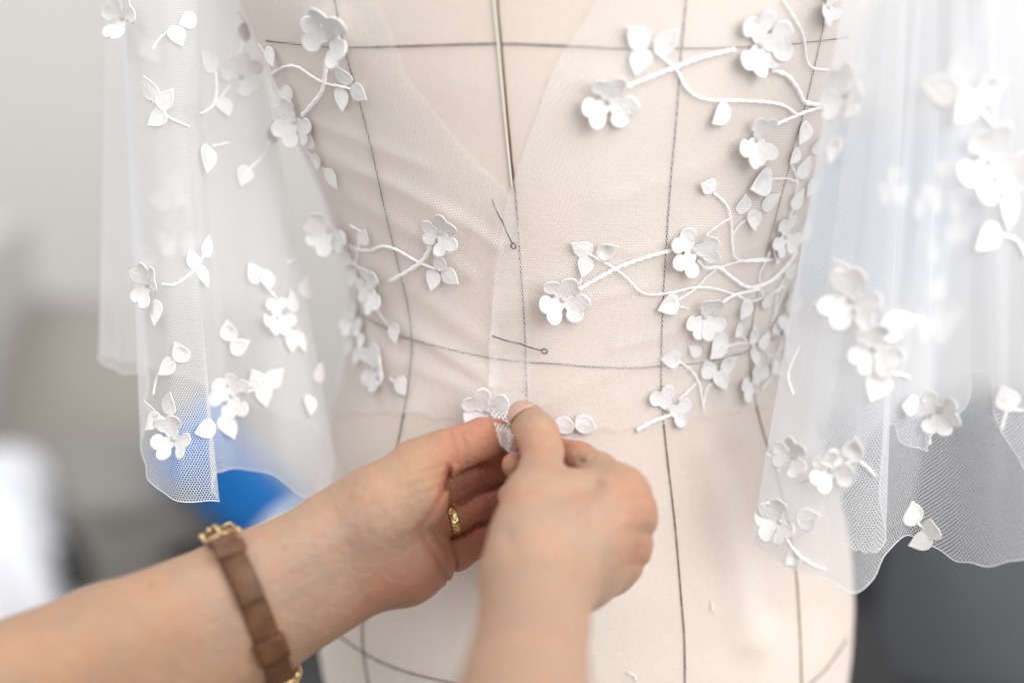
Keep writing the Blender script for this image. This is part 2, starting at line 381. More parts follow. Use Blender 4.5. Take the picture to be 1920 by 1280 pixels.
# ------------------------------------------------------------------ tulle bodice over the form
dress = empty('lace_dress', (0, 0, float(ZS[0]) + .1), 'sheer white tulle dress with raised white flower sprigs, pinned open-backed on the dress form', 'dress')
RIDGES = [([(575, 262), (640, 300), (740, 345), (850, 400), (930, 455)], .0032, 13), ([(600, 330), (690, 385), (790, 440), (880, 510)], .0026, 14),
          ([(585, 225), (680, 262), (800, 310)], .0018, 12), ([(640, 455), (700, 490), (800, 560), (910, 640)], .0022, 18), ([(700, 570), (790, 625), (900, 690)], .0028, 14),
          ([(650, 640), (760, 680), (860, 720)], .0020, 16), ([(720, 600), (820, 650), (920, 720)], .0016, 10),
          ([(1020, 760), (1120, 705), (1250, 670), (1420, 600)], .0017, 10), ([(1150, 650), (1300, 610), (1440, 545)], .0020, 9), ([(1100, 560), (1280, 520), (1450, 440)], .0017, 9),
          ([(1180, 470), (1330, 425), (1480, 360)], .0018, 10), ([(1120, 380), (1300, 320), (1500, 250)], .0014, 14), ([(1260, 700), (1380, 660), (1470, 620)], .0020, 8), ([(930, 400), (922, 560), (918, 780)], .0012, 8)]
def panel(name, xl, xr, ytop, ybot, nr, nc, off, wrap):
    """a tulle panel lying on the form between two edges; wrap=-1/+1 carries it round the left/right side"""
    rows = []; ymean = np.mean([p[1] for p in ybot])
    for j in range(nr):
        v = j / (nr - 1); y0 = ytop + v * (ymean - ytop)
        a = np.interp(y0, [p[1] for p in xl], [p[0] for p in xl]); b = np.interp(y0, [p[1] for p in xr], [p[0] for p in xr])
        row = []
        for i in range(nc):
            x = a + (b - a) * i / (nc - 1)
            y = y0 + v ** 6 * (np.interp(x, [p[0] for p in ybot], [p[1] for p in ybot]) - ymean) + v ** 20 * 3 * math.sin(x * .11)
            h = hit(BV, x, y)
            row.append((h[0], h[1], x, y) if h else None)
        good = [q for q in row if q]
        # fill any miss at the silhouette with the neighbour
        for i in range(nc):
            if row[i] is None:
                row[i] = min(good, key=lambda q: abs(q[2] - (a + (b - a) * i / (nc - 1)))) if good else rows[-1][i]
        rx, ry = np.array([q[2] for q in row]), np.array([q[3] for q in row])
        amp = sum(.68 * A * np.exp(-(seg_dist(rx, ry, ln_) / w_) ** 2) for ln_, A, w_ in RIDGES)
        pts = [p + n * (off + float(amp[i]) + .0004 * math.sin(x * .031 + y * .02)) for i, (p, n, x, y) in enumerate(row)]
        ext = []
        edge = row[0] if wrap < 0 else row[-1]; last = pts[0] if wrap < 0 else pts[-1]
        jj = int(np.argmin(np.abs(ZS - edge[0].z)))
        ex, ey = (edge[0].x - FCX[jj]) / FA[jj], -edge[0].y / FB[jj]
        th0 = math.atan2(ey, ex)
        end = (math.pi * 1.45 if wrap < 0 else -math.pi * .45)
        if wrap < 0 and th0 < 0: th0 += 2 * math.pi
        for k in range(1, 13):
            th = th0 + (end - th0) * k / 12
            x_, y_ = form_pt(np.array([th]), jj)
            n_ = Vector((math.cos(th), -math.sin(th), 0))
            ext.append(Vector((float(x_[0]), float(y_[0]), edge[0].z)) + n_ * (off + .001))
        rows_pts = (ext[::-1] + pts) if wrap < 0 else (pts + ext)
        rows.append(row); panel_rows.append(rows_pts)
    V = np.array([[tuple(p) for p in r] for r in panel_rows]); panel_rows.clear()
    nr_, nc_ = V.shape[:2]
    U = np.zeros((nr_, nc_, 2))
    U[:, 1:, 0] = np.cumsum(np.linalg.norm(np.diff(V, axis=1), axis=2), axis=1)
    mid = nc_ // 2; U[..., 0] -= U[:, mid:mid + 1, 0]
    U[1:, :, 1] = np.cumsum(np.linalg.norm(np.diff(V[:, mid], axis=0), axis=1))[:, None]
    o = link(name, mesh(name, V.reshape(-1, 3), grid_faces(nr_, nc_), True, U.reshape(-1, 2)), M_TULLE, dress)
    return o
panel_rows = []
sil_l = [(x + 5, y) for x, y in EDGE_L]; sil_r = [(x - 5, y) for x, y in EDGE_R]
panel('bodice_panel', sil_l, [(690, -60), (712, 0), (765, 140), (830, 228), (900, 305), (955, 362), (978, 430), (990, 520), (994, 640), (998, 830)], -60,
      [(560, 770), (650, 775), (760, 772), (880, 792), (1000, 800)], 150, 80, .0011, -1)
panel('bodice_panel', [(1160, -60), (1120, 0), (1040, 120), (990, 260), (948, 380), (932, 500), (920, 640), (918, 830)], sil_r, -60,
      [(918, 795), (1000, 800), (1120, 806), (1230, 800), (1340, 775), (1480, 752), (1560, 740)], 150, 100, .0019, +1)

# ------------------------------------------------------------------ sleeves
def sleeve(name, hem, top, nr, nc, pleats, seed, power=1.0, closed=True, mat_=None, amp_=1.):
    hem3 = spline([tuple(P(*h)) for h in hem], nc, closed); top3 = spline([tuple(P(*h)) for h in top], nc, closed)
    r_ = np.random.default_rng(seed); V = np.zeros((nr, nc, 3))
    s = np.arange(nc) / nc
    amp = sum(r_.uniform(.4, 1) / k * np.sin(2 * np.pi * (k * s + r_.uniform())) for k in (3, 5)) * .5
    fold = np.zeros(nc)
    for k in pleats: fold += r_.uniform(.6, 1) * np.sin(2 * np.pi * (k * s + r_.uniform()) + 1.5 * amp)
    if not closed: fold *= np.clip(np.minimum(s, 1 - s) * 12, 0, 1)
    for j in range(nr):
        t = (j / (nr - 1)); te = t ** power
        c = top3 * (1 - te) + hem3 * te
        tg = np.roll(c, -1, 0) - np.roll(c, 1, 0)
        if not closed: tg[0], tg[-1] = c[1] - c[0], c[-1] - c[-2]
        n = np.stack([tg[:, 1], -tg[:, 0], np.zeros(nc)], 1); n /= np.linalg.norm(n, axis=1)[:, None] + 1e-9
        V[j] = c + n * (amp_ * fold * (.0012 + .0030 * t) * (1 + .25 * np.sin(5 * t + 9 * s)))[:, None]
        V[j, :, 2] += t ** 30 * .0007 * np.sin(2 * np.pi * 23 * s + 4 * np.sin(2 * np.pi * 5 * s))
    U = np.zeros((nr, nc + (1 if closed else 0), 2))
    Vc = np.concatenate([V, V[:, :1]], 1) if closed else V
    row = int(nr * .7)
    U[:, 1:, 0] = np.cumsum(np.linalg.norm(np.diff(Vc[row], axis=0), axis=1))[None]
    U[1:, :, 1] = np.cumsum(np.linalg.norm(np.diff(Vc, axis=0), axis=2).mean(1))[:, None]
    nr_, nc_ = Vc.shape[:2]
    faces = grid_faces(nr_, nc_)
    o = link(name, mesh(name, Vc.reshape(-1, 3), faces, True, U.reshape(-1, 2)), mat_ or M_TULLE_S, dress)
    link('hem', mesh('hem', *tube_data([Vector(q) for q in Vc[-1]], (.00018), 5)), M_HEM, o)
    return o, BVHTree.FromPolygons([Vector(v) for v in Vc.reshape(-1, 3)], faces)

hemL = [(193, 668, .772), (215, 695, .765), (278, 712, .752), (266, 800, .735), (274, 880, .714), (292, 915, .704), (345, 938, .694), (396, 941, .696), (411, 936, .704), (400, 915, .714), (400, 888, .724), (440, 880, .735), (515, 892, .734), (585, 935, .742), (624, 880, .762), (600, 810, .785), (480, 760, .788), (330, 700, .784)]
topL = [(208, -120, .772), (214, -120, .765), (226, -120, .752), (222, -120, .74), (226, -120, .722), (240, -120, .712), (290, -120, .700), (345, -120, .702), (362, -120, .708), (352, -120, .716), (354, -120, .724), (382, -120, .732), (415, -120, .735), (440, -120, .75), (452, -120, .762), (440, -120, .775), (380, -120, .778), (290, -120, .778)]
slL, BVL = sleeve('sleeve', hemL, topL, 70, 340, (9, 17), 3, .9, amp_=.22, mat_=M_TULLE_F)
hemR = [(1412, 1000, .690), (1470, 1055, .675), (1550, 1082, .668), (1600, 1116, .664), (1640, 1090, .668), (1656, 1038, .680), (1700, 1000, .690), (1752, 1032, .684), (1800, 1054, .675), (1870, 1058, .664), (1960, 1035, .655), (2070, 990, .67), (2110, 880, .76), (2010, 730, .83), (1915, 690, .855), (1820, 706, .86), (1740, 745, .855), (1660, 790, .84), (1610, 850, .80), (1585, 930, .735)]
topR = [(1605, -140, .640), (1630, -140, .628), (1655, -140, .618), (1680, -140, .610), (1700, -140, .606), (1720, -140, .604), (1740, -140, .602), (1765, -140, .598), (1790, -140, .592), (1830, -140, .588), (1870, -140, .590), (1910, -140, .62), (1925, -140, .70), (1890, -140, .77), (1850, -140, .80), (1800, -140, .815), (1750, -140, .81), (1710, -140, .80), (1690, -140, .76), (1660, -140, .69)]
slR, BVR = sleeve('sleeve', hemR, topR, 70, 320, (5, 8, 13), 11, 1.1, amp_=.34)
# inner flounce of the same sleeve, hanging shorter in deep scallops
hemI = [(1500, 900, .712), (1540, 940, .706), (1580, 1020, .70), (1640, 1030, .70), (1652, 930, .71), (1668, 800, .718), (1690, 830, .712), (1720, 836, .712), (1745, 842, .714), (1752, 800, .722), (1812, 760, .726), (1822, 700, .735), (1860, 720, .73), (1892, 835, .72), (1930, 890, .715)]
topI = [(1640 + 17 * i, -140, .715 + .004 * math.sin(i * 2)) for i in range(15)]
slI, BVI = sleeve('sleeve_flounce', hemI, topI, 60, 220, (5, 8), 23, 1.2, closed=False, amp_=.5)

# ------------------------------------------------------------------ flower sprigs
def heart(phi, notch=.30):
    """petal outline, base at the origin, lobes along +y, unit length"""
    r = 1.0 - notch * math.exp(-(phi / .36) ** 2) - .10 * math.exp(-((abs(phi) - 1.25) / .4) ** 2)
    return r
def petal_mesh(name, notch, wide, cup, seed):
    """closed, padded petal: outline of two lobes narrowing to the base, satin rim proud of the middle"""
    r_ = random.Random(seed); na, V, F = 36, [], []
    out = []
    circ = [(-.27 * wide, .66, .335), (.27 * wide, .66, .335), (0, .29, .29)]
    for i in range(na):
        a = 2 * math.pi * i / na; dx, dy = math.sin(a), -math.cos(a); best = .1
        for (qx, qy, qr) in circ:
            ox, oy = -qx, .5 - qy; b_ = ox * dx + oy * dy; disc = b_ * b_ - (ox * ox + oy * oy - qr * qr)
            if disc > 0: best = max(best, -b_ + math.sqrt(disc))
        best *= 1 + .035 * math.sin(3 * a + seed) + .02 * math.sin(5 * a + 2 * seed)
        out.append((dx * best * (1 + .0 * notch), .5 + dy * best))
    cx, cy_ = 0, .52
    rings = [(1.0, 0.0), (1.015, .03), (.96, .062), (.86, .05), (.6, .034), (.3, .038)]
    def zc(x, y): return cup * (y * y) + .10 * math.sin(x * 5 + seed) * y * .5 + .25 * x * x * (1 if cup > 0 else .4)
    for k, (s, h) in enumerate(rings):
        for (x, y) in out:
            X, Y = cx + (x - cx) * s, cy_ + (y - cy_) * s; V.append((X, Y, zc(X, Y) + h))
    top = len(V); V.append((cx, cy_, zc(cx, cy_) + .04))
    for k in range(len(rings) - 1):
        for i in range(na):
            a, b = k * na + i, k * na + (i + 1) % na; F.append((a, b, b + na, a + na))
    k = (len(rings) - 1) * na
    for i in range(na): F.append((k + i, k + (i + 1) % na, top))
    nb_ = len(V)
    for s in (.8, .4):
        for (x, y) in out:
            X, Y = cx + (x - cx) * s, cy_ + (y - cy_) * s; V.append((X, Y, zc(X, Y) - .02))
    bot = len(V); V.append((cx, cy_, zc(cx, cy_) - .02))
    for i in range(na):
        j = (i + 1) % na
        F.append((j, i, nb_ + i, nb_ + j)); F.append((nb_ + j, nb_ + i, nb_ + na + i, nb_ + na + j)); F.append((nb_ + na + j, nb_ + na + i, bot))
    me = mesh(name, V, F); me.materials.append(M_PETAL); return me
PETALS = [petal_mesh('petal', .62, 1.0, .16, 1), petal_mesh('petal', .70, 1.12, .08, 2), petal_mesh('petal', .5, .95, .24, 3), petal_mesh('petal', .66, 1.08, -.02, 4)]
def leaf_mesh(seed, cut=False):
    r_ = random.Random(seed); na, V, F = 22, [], []; out = []
    for i in range(na):
        a = 2 * math.pi * i / na
        y = .5 - .5 * math.cos(a); x = math.copysign(.40 * max(math.sin(math.pi * y ** .70), 0) ** .85, math.sin(a))
        if cut: y = min(y, .78) + r_.uniform(-.03, .03) * (y > .7)
        out.append((x + .05 * math.sin(y * 3 + seed), y + (.04 if y > .95 else 0)))
    rings = [(1.0, 0.0), (1.015, .022), (.93, .042), (.82, .026), (.45, .022)]
    cy_ = .42
    def zc(x, y): return .12 * (y - .5) * math.sin(seed) + .5 * x * x * math.cos(seed * 2)
    for s, h in rings:
        for (x, y) in out:
            X, Y = x * s, cy_ + (y - cy_) * s; V.append((X, Y, zc(X, Y) + h))
    top = len(V); V.append((0, cy_, zc(0, cy_) + .03))
    for k in range(len(rings) - 1):
        for i in range(na):
            a, b = k * na + i, k * na + (i + 1) % na; F.append((a, b, b + na, a + na))
    k = (len(rings) - 1) * na
    for i in range(na): F.append((k + i, k + (i + 1) % na, top))
    F.append(tuple(range(na))[::-1])
    me = mesh('leaf', V, F); me.materials.append(M_LEAF); return me
LEAVES = [leaf_mesh(s) for s in (1, 2, 3, 4)]; CUTLEAF = leaf_mesh(5, True)
bm = bmesh.new(); bmesh.ops.create_uvsphere(bm, u_segments=10, v_segments=6, radius=1)
KNOT = bpy.data.meshes.new('flower'); bm.to_mesh(KNOT); bm.free(); KNOT.materials.append(M_PETAL); KNOT.polygons.foreach_set('use_smooth', [True] * len(KNOT.polygons))

def frame(bvh, px_, py_, ang, layer=0, lift=.001):
    """tangent frame of the cloth at a spot: y along the direction ang, z out of the cloth"""
    h = hit(bvh, px_, py_, layer)
    if h is None: return None
    p, n = h
    vw = -ray(px_, py_); fc = n.dot(vw)
    if fc < .62: n = (n + vw * (.62 - fc) * 1.5).normalized(); lift += .0012      # stiff appliques stand off the curve of the side
    a = math.radians(ang); dv = RT * math.cos(a) + UP * math.sin(a)
    y = dv - n * dv.dot(n)
    if y.length < .25: y = dv - n * dv.dot(n) * .6
    y.normalize(); z = (n - y * n.dot(y)).normalized(); x = y.cross(z)
    return p + n * lift, x, y, z, (p - CAM).dot(FWD)
def mtx(p, x, y, z, s, sx=1., sz=1.):
    return Matrix(((x.x * s * sx, y.x * s, z.x * s * sz, p.x), (x.y * s * sx, y.y * s, z.y * s * sz, p.y), (x.z * s * sx, y.z * s, z.z * s * sz, p.z), (0, 0, 0, 1)))
fi = [0]
def flower(bvh, px_, py_, r_px, petals=(90, 215, -35), tilt=22, layer=0, lift=.0022, lean=0, lean_ang=0):
    f = frame(bvh, px_, py_, 90, layer, lift)
    if f is None: return
    p, x, y, z, d = f; R = r_px * .93 * d / FPX; tilt *= .55
    if lean:   # flower turned away from the cloth
        ax = (RT * math.cos(math.radians(lean_ang)) + UP * math.sin(math.radians(lean_ang)))
        q = Matrix.Rotation(math.radians(lean), 3, ax); x, y, z = q @ x, q @ y, q @ z; p = p + f[3] * .002
    fl = bpy.data.objects.new('flower', KNOT); C.objects.link(fl)
    fl.matrix_basis = mtx(p + z * R * .06, x, y, z, R * .13); attach(fl, dress)
    for a in petals:
        fi[0] += 1
        aa = math.radians(a - 90 + random.uniform(-6, 6))
        yy = (y * math.cos(aa) - x * math.sin(aa)); xx = yy.cross(z)
        tl = math.radians(tilt + random.uniform(-9, 12))
        y2 = yy * math.cos(tl) + z * math.sin(tl); z2 = z * math.cos(tl) - yy * math.sin(tl)
        # rotate the outline so that +x stays right-handed
        o = bpy.data.objects.new('petal', PETALS[fi[0] % 4]); C.objects.link(o)
        o.matrix_basis = mtx(p + yy * R * .04, y2.cross(z2), y2, z2, R * random.uniform(.95, 1.08) / max(math.cos(tl), .7), random.uniform(.95, 1.1)); attach(o, fl)
    return fl
def leaf(bvh, px_, py_, ang, length, layer=0, cut=False, wide=1., lift=.0013, tilt=6):
    f = frame(bvh, px_, py_, ang, layer, lift)
    if f is None: return
    p, x, y, z, d = f; Ln = length * d / FPX
    tl = math.radians(tilt + random.uniform(-5, 8)); y2 = y * math.cos(tl) + z * math.sin(tl); z2 = z * math.cos(tl) - y * math.sin(tl)
    o = bpy.data.objects.new('leaf', CUTLEAF if cut else random.choice(LEAVES)); C.objects.link(o)
    o.matrix_basis = mtx(p - y * Ln * .5, y2.cross(z2), y2, z2, Ln, wide * random.uniform(.95, 1.12)); attach(o, dress); return o
def stem(bvh, pts, r_px, layer=0, lift=.0014):
    L_ = np.linalg.norm(np.diff(np.asarray(pts, float), axis=0), axis=1).sum()
    sp = spline(pts, max(int(L_ / 2.5), 4)); out = []; prev = None
    for k, (x, y) in enumerate(sp):
        h = hit(bvh, x, y, layer)
        if h is None: continue
        d = (h[0] - CAM).dot(FWD)
        if prev is not None and abs(d - prev) > .02: continue
        prev = d; out.append(h[0] + h[1] * (lift + r_px * .5 * d / FPX))
    if len(out) < 3: return
    rr = r_px * .76 / FPX; rad = [rr * (q - CAM).dot(FWD) * (1 + .06 * math.sin(i * .9) + .04 * math.sin(i * .37)) for i, q in enumerate(out)]
    rad[0] *= .6; rad[-1] *= .6
    V_, F_ = tube_data(out, rad, 8)
    for i, q in enumerate(out):                      # two plies laid round each other
        for k in range(8):
            c_ = V_[i * 8 + k] - q; V_[i * 8 + k] = q + c_ * (1 + .17 * math.cos(2 * math.pi * k / 4 - i * 1.05))
    return link('stem', mesh('stem', V_, F_), M_CORD, dress)

# --- bodice, right of the centre seam
B = BV; LF = .0021
for a in [((1140, 188), 54, (92, 212, -38), 24), ((1420, 82), 60, (118, 20, 250, -62), 22), ((1412, 258), 50, (92, 232, -52), 28), ((1296, 466), 48, (140, 8, 238), 22),
          ((1316, 590), 46, (92, 230, -50), 22), ((1056, 558), 50, (96, 216, -34), 20), ((1250, 766), 44, (118, -8), 14), ((1408, 722), 40, (80, 205), 18),
          ((1462, 440), 40, (110, 240, -20), 20), ((1466, 588), 38, (80, 230), 26), ((1545, 12), 36, (90, 220, -40), 20), ((916, 768), 46, (122, 8, 225), 20)]:
    flower(B, *a[0], a[1], a[2], a[3], lift=LF)
for a in [(1192, 70, 128, 58), (1247, 76, 42, 58), (1196, 115, 262, 52), (1347, 215, 200, 52), (1322, 347, 150, 44), (1420, 338, 192, 62), (1389, 381, 100, 42), (1440, 376, 32, 44), (1405, 411, 290, 42),
          (1090, 463, 140, 46), (1138, 468, 28, 46), (1096, 497, 250, 40), (1250, 568, 202, 46), (1390, 578, 240, 42), (1256, 670, 178, 40), (1342, 648, 212, 58), (1409, 627, 105, 36),
          (1425, 636, 70, 38), (1412, 668, 255, 38), (1325, 690, 118, 40), (1362, 682, 38, 42), (1346, 713, 300, 40), (1496, 246, 250, 46), (1500, 312, 80, 46), (1488, 372, 70, 42), (1452, 470, 250, 44), (1478, 545, 100, 36)]:
    leaf(B, *a, lift=LF - .0006)
leaf(B, 1054, 797, 200, 46, cut=True, lift=LF); leaf(B, 1100, 792, 20, 46, cut=True, lift=LF)
for pts, r in [([(1165, 165), (1240, 135), (1310, 108), (1375, 92)], 6), ([(1225, 95), (1265, 130), (1285, 165), (1320, 185), (1400, 188), (1460, 195), (1490, 215)], 4.5), ([(1440, 130), (1470, 140), (1490, 165), (1505, 190), (1545, 195)], 6),
               ([(1450, 232), (1500, 210), (1545, 195)], 5), ([(1085, 540), (1150, 503), (1210, 480), (1265, 465)], 5.5), ([(1105, 475), (1150, 500), (1175, 520), (1205, 548), (1250, 548), (1300, 537), (1340, 540), (1380, 553), (1405, 563), (1440, 550), (1465, 535)], 3.2),
               ([(1305, 485), (1320, 500), (1345, 500), (1370, 520), (1400, 537), (1440, 525), (1470, 495), (1488, 470)], 5), ([(1345, 500), (1385, 488), (1430, 483)], 3.2), ([(1270, 560), (1300, 540), (1325, 515), (1345, 500)], 3),
               ([(1340, 575), (1370, 553), (1420, 540)], 4.5), ([(1335, 360), (1360, 385), (1368, 420), (1370, 460), (1380, 485), (1430, 487), (1450, 480)], 3.6), ([(1320, 440), (1345, 420), (1365, 408)], 3), ([(1440, 335), (1470, 333), (1492, 340)], 3),
               ([(1408, 405), (1385, 418), (1370, 440)], 3), ([(1340, 655), (1380, 643), (1412, 642)], 2.6), ([(1270, 675), (1295, 695), (1308, 720), (1315, 755), (1317, 770)], 3), ([(1270, 750), (1290, 730), (1303, 718)], 3), ([(1345, 712), (1325, 725), (1316, 760)], 2.6),
               ([(1192, 806), (1220, 790), (1258, 775)], 5), ([(1425, 728), (1448, 702), (1476, 706)], 3.5), ([(1457, 700), (1456, 660), (1470, 620), (1476, 590)], 2.4), ([(1425, 650), (1440, 668), (1462, 652)], 2.4), ([(1087, 532), (1090, 512)], 2.6), ([(1270, 572), (1290, 577)], 2.6),
               ([(1465, 0), (1500, 60), (1512, 120), (1550, 130)], 3.2), ([(1480, 500), (1460, 560), (1440, 610)], 2.4)]:
    stem(B, pts, r, lift=LF - .001)
for a in [(1470, 660, 250, 34), (1445, 690, 200, 34), (1430, 560, 70, 34), (1448, 610, 100, 34), (1475, 505, 60, 36), (1505, 430, 80, 40), (1512, 350, 240, 40), (1525, 270, 100, 42), (1380, 620, 200, 32), (1300, 655, 150, 32), (1480, 290, 230, 36)]:
    leaf(B, *a, lift=LF - .0006)
for pts, r in [([(1495, 250), (1480, 300), (1490, 340), (1478, 400), (1462, 430)], 3), ([(1475, 510), (1455, 545), (1450, 600), (1462, 655)], 2.6), ([(1440, 470), (1420, 520), (1430, 560)], 2.6), ([(1380, 622), (1400, 640), (1412, 650)], 2.4)]: stem(B, pts, r, lift=LF - .001)
for a in [(655, 480, 200, 36), (662, 566, 120, 34), (650, 445, 250, 34), (676, 668, 250, 34), (600, 300, 250, 34), (545, 172, 200, 34), (588, 262, 60, 32)]:
    leaf(B, *a, lift=LF - .0006)
# --- bodice, left of the centre seam
for a in [((830, 432), 42, (175, 48, -68), 18), ((706, 538), 44, (66, 192, -72), 20), ((712, 690), 46, (108, -8, 245), 20), ((628, 66), 58, (165, 62, -62), 30), ((564, 222), 50, (112, 222, -48), 24)]:
    flower(B, *a[0], a[1], a[2], a[3], lift=LF)
flower(B, 484, 88, 48, (130, -50, 210), 30, lift=.005); flower(B, 640, 424, 46, (135, -50, 220), 24, lift=.006)
flower(B, 672, 600, 34, (100, 220, -40), 20, lift=.002)
for a in [(517, 103, -70, 40), (648, 140, 95, 42), (644, 183, 262, 46), (678, 172, -28, 46), (630, 331, -58, 42), (690, 441, 60, 36), (829, 488, 90, 38), (814, 522, 250, 42), (848, 517, -28, 44), (745, 623, -68, 40), (757, 725, -42, 38), (690, 560, 250, 36), (668, 520, 240, 36), (664, 650, 260, 36), (686, 640, 280, 32)]:
    leaf(B, *a, lift=LF - .0006)
for pts, r in [([(625, 95), (617, 110), (614, 140), (608, 170), (590, 195), (572, 215)], 5.5), ([(515, 138), (525, 130), (545, 122), (565, 125), (590, 142), (615, 155), (640, 160), (660, 165)], 3.6), ([(490, 80), (505, 105), (515, 138), (522, 158), (537, 186)], 2.6),
               ([(565, 255), (580, 280), (600, 305), (620, 322)], 2.6), ([(806, 455), (808, 465), (800, 480), (785, 495), (765, 508), (735, 525)], 5.5), ([(655, 455), (675, 465), (700, 467), (720, 460), (745, 465), (780, 485), (800, 495), (830, 505)], 3.6),
               ([(660, 420), (682, 433)], 2.6), ([(678, 448), (675, 470), (670, 500)], 3), ([(650, 478), (672, 495), (692, 512)], 3.4), ([(712, 580), (725, 600), (738, 612)], 3), ([(686, 716), (692, 706), (700, 696)], 3.6), ([(733, 708), (747, 718)], 3), ([(672, 500), (672, 540), (666, 580), (664, 640)], 2.4)]:
    stem(B, pts, r, lift=LF - .001)
# --- left sleeve
for a in [(284, 168, 105, 50), (315, 188, 55, 46), (296, 223, 215, 46), (388, 118, 150, 50), (420, 202, -80, 42), (378, 298, 255, 56), (382, 463, 70, 42), (360, 487, 125, 42), (375, 518, -72, 42), (299, 586, -80, 50),
          (556, 416, 140, 46), (478, 512, 130, 42), (497, 526, 260, 44), (545, 566, 120, 44), (567, 540, 90, 44), (588, 552, -20, 44), (541, 640, 260, 44), (560, 640, -80, 44), (485, 711, 112, 44), (513, 708, 38, 44), (495, 741, -72, 44), (425, 800, -72, 48), (384, 806, 190, 44), (284, 770, 100, 42), (320, 756, 60, 46), (296, 790, 220, 44)]:
    leaf(BVL, *a, lift=.0008)
for a in [(285, 100, -60, 52), (328, 342, 90, 46), (298, 376, 190, 46), (332, 376, -20, 46), (276, 482, 120, 44), (520, 205, 90, 40), (540, 225, 30, 40), (186, 640, 120, 40)]:
    leaf(BVL, *a, layer=1, lift=.0008)
for a in [((450, 146), 42, (150, 60, -60), 24, 0), ((286, 534), 44, (120, 20, 250), 26, 0), ((330, 822), 46, (100, 215, -30), 20, 0), ((436, 740), 44, (60, 170, 280), 20, 0), ((240, 36), 46, (130, 20, 250), 22, 0), ((368, 222), 30, (110, 230, -20), 16, 1), ((335, 446), 44, (90, 215, -30), 18, 1), ((516, 596), 38, (100, 215, -30), 18, 0), ((590, 488), 30, (60, 180, -60), 18, 0)]:
    flower(BVL, *a[0], a[1], a[2], a[3], layer=a[4], lift=.0012)
for pts, r, ly in [([(290, 190), (310, 215), (330, 228), (352, 238)], 3.4, 0), ([(402, 135), (405, 165), (400, 195), (385, 208), (373, 213)], 3.6, 0), ([(400, 195), (420, 175), (430, 160)], 3, 0), ([(395, 275), (430, 268)], 2.6, 0), ([(305, 533), (330, 533), (360, 510), (378, 480)], 3.4, 0),
                   ([(570, 435), (572, 460), (560, 485), (535, 493)], 3.4, 0), ([(328, 385), (326, 410), (335, 430)], 3, 1), ([(495, 535), (515, 560), (520, 590)], 3, 0), ([(530, 600), (548, 630)], 3, 0), ([(460, 735), (480, 730), (495, 725)], 3, 0), ([(420, 775), (430, 760)], 3, 0), ([(305, 780), (320, 795), (330, 810)], 3, 0), ([(440, 20), (460, 60), (445, 110), (440, 130)], 3, 0)]:
    stem(BVL, pts, r, layer=ly, lift=.0006)
for a in [(505, 250, 100, 40), (452, 60, 70, 40), (350, 40, 200, 44), (330, 70, 300, 42), (455, 330, 250, 42), (430, 620, 100, 40), (450, 650, 30, 40), (340, 660, 120, 42), (315, 690, 210, 42), (590, 700, 80, 40), (575, 760, 260, 40)]:
    leaf(BVL, *a, lift=.0008)
for pts, r in [([(350, 45), (325, 55), (300, 75), (288, 95)], 3.2), ([(505, 262), (495, 290), (470, 315), (455, 330)], 3), ([(340, 670), (325, 680), (300, 700), (290, 740)], 3)]: stem(BVL, pts, r, lift=.0006)
# --- right sleeve
for a in [(1764, 166, 172, 74, 0), (1850, 166, 28, 74, 0), (1800, 200, 235, 70, 0), (1800, 118, 85, 70, 1), (1890, 392, 250, 80, 0), (1850, 446, 215, 66, 0), (1556, 572, 178, 60, 0), (1620, 592, 300, 56, 0), (1580, 506, 120, 50, 0), (1682, 610, 18, 78, 0), (1640, 722, 250, 60, 0), (1790, 432, 80, 50, 1), (1712, 392, 250, 46, 1),
          (1695, 755, 175, 52, 0), (1604, 840, 80, 50, 0), (1886, 745, 112, 56, 0), (1711, 960, 112, 52, 0), (1747, 990, 70, 46, 0), (1728, 1012, 200, 46, 0), (1780, 590, 20, 56, 1), (1756, 540, 70, 50, 1), (1740, 470, 120, 50, 1), (1516, 972, 20, 50, 0), (1486, 1046, 220, 40, 0), (1570, 285, 250, 56, 0), (1690, 650, 60, 50, 1), (1900, 640, 60, 50, 1), (1560, 860, 190, 44, 0)]:
    leaf(BVR, *a[:4], layer=a[4], lift=.0008)
for a in [((1850, 302), 76, (115, 230, -20), 24, 0), ((1600, 560), 62, (100, 215, -30), 22, 0), ((1640, 652), 56, (110, 220, -40), 22, 0), ((1596, 180), 58, (100, 215, -30), 22, 0), ((1762, 768), 46, (15, 140, 265), 30, 0), ((1770, 352), 50, (90, 215, -30), 18, 1), ((1745, 600), 50, (80, 200, -40), 18, 1), ((1560, 880), 42, (110, 230, -20), 20, 0), ((1490, 855), 40, (60, 180, -60), 20, 0), ((1466, 976), 44, (115, -60, 200), 30, 0), ((1660, 350), 40, (90, 215, -30), 18, 1)]:
    flower(BVR, *a[0], a[1], a[2], a[3], layer=a[4], lift=.0012)
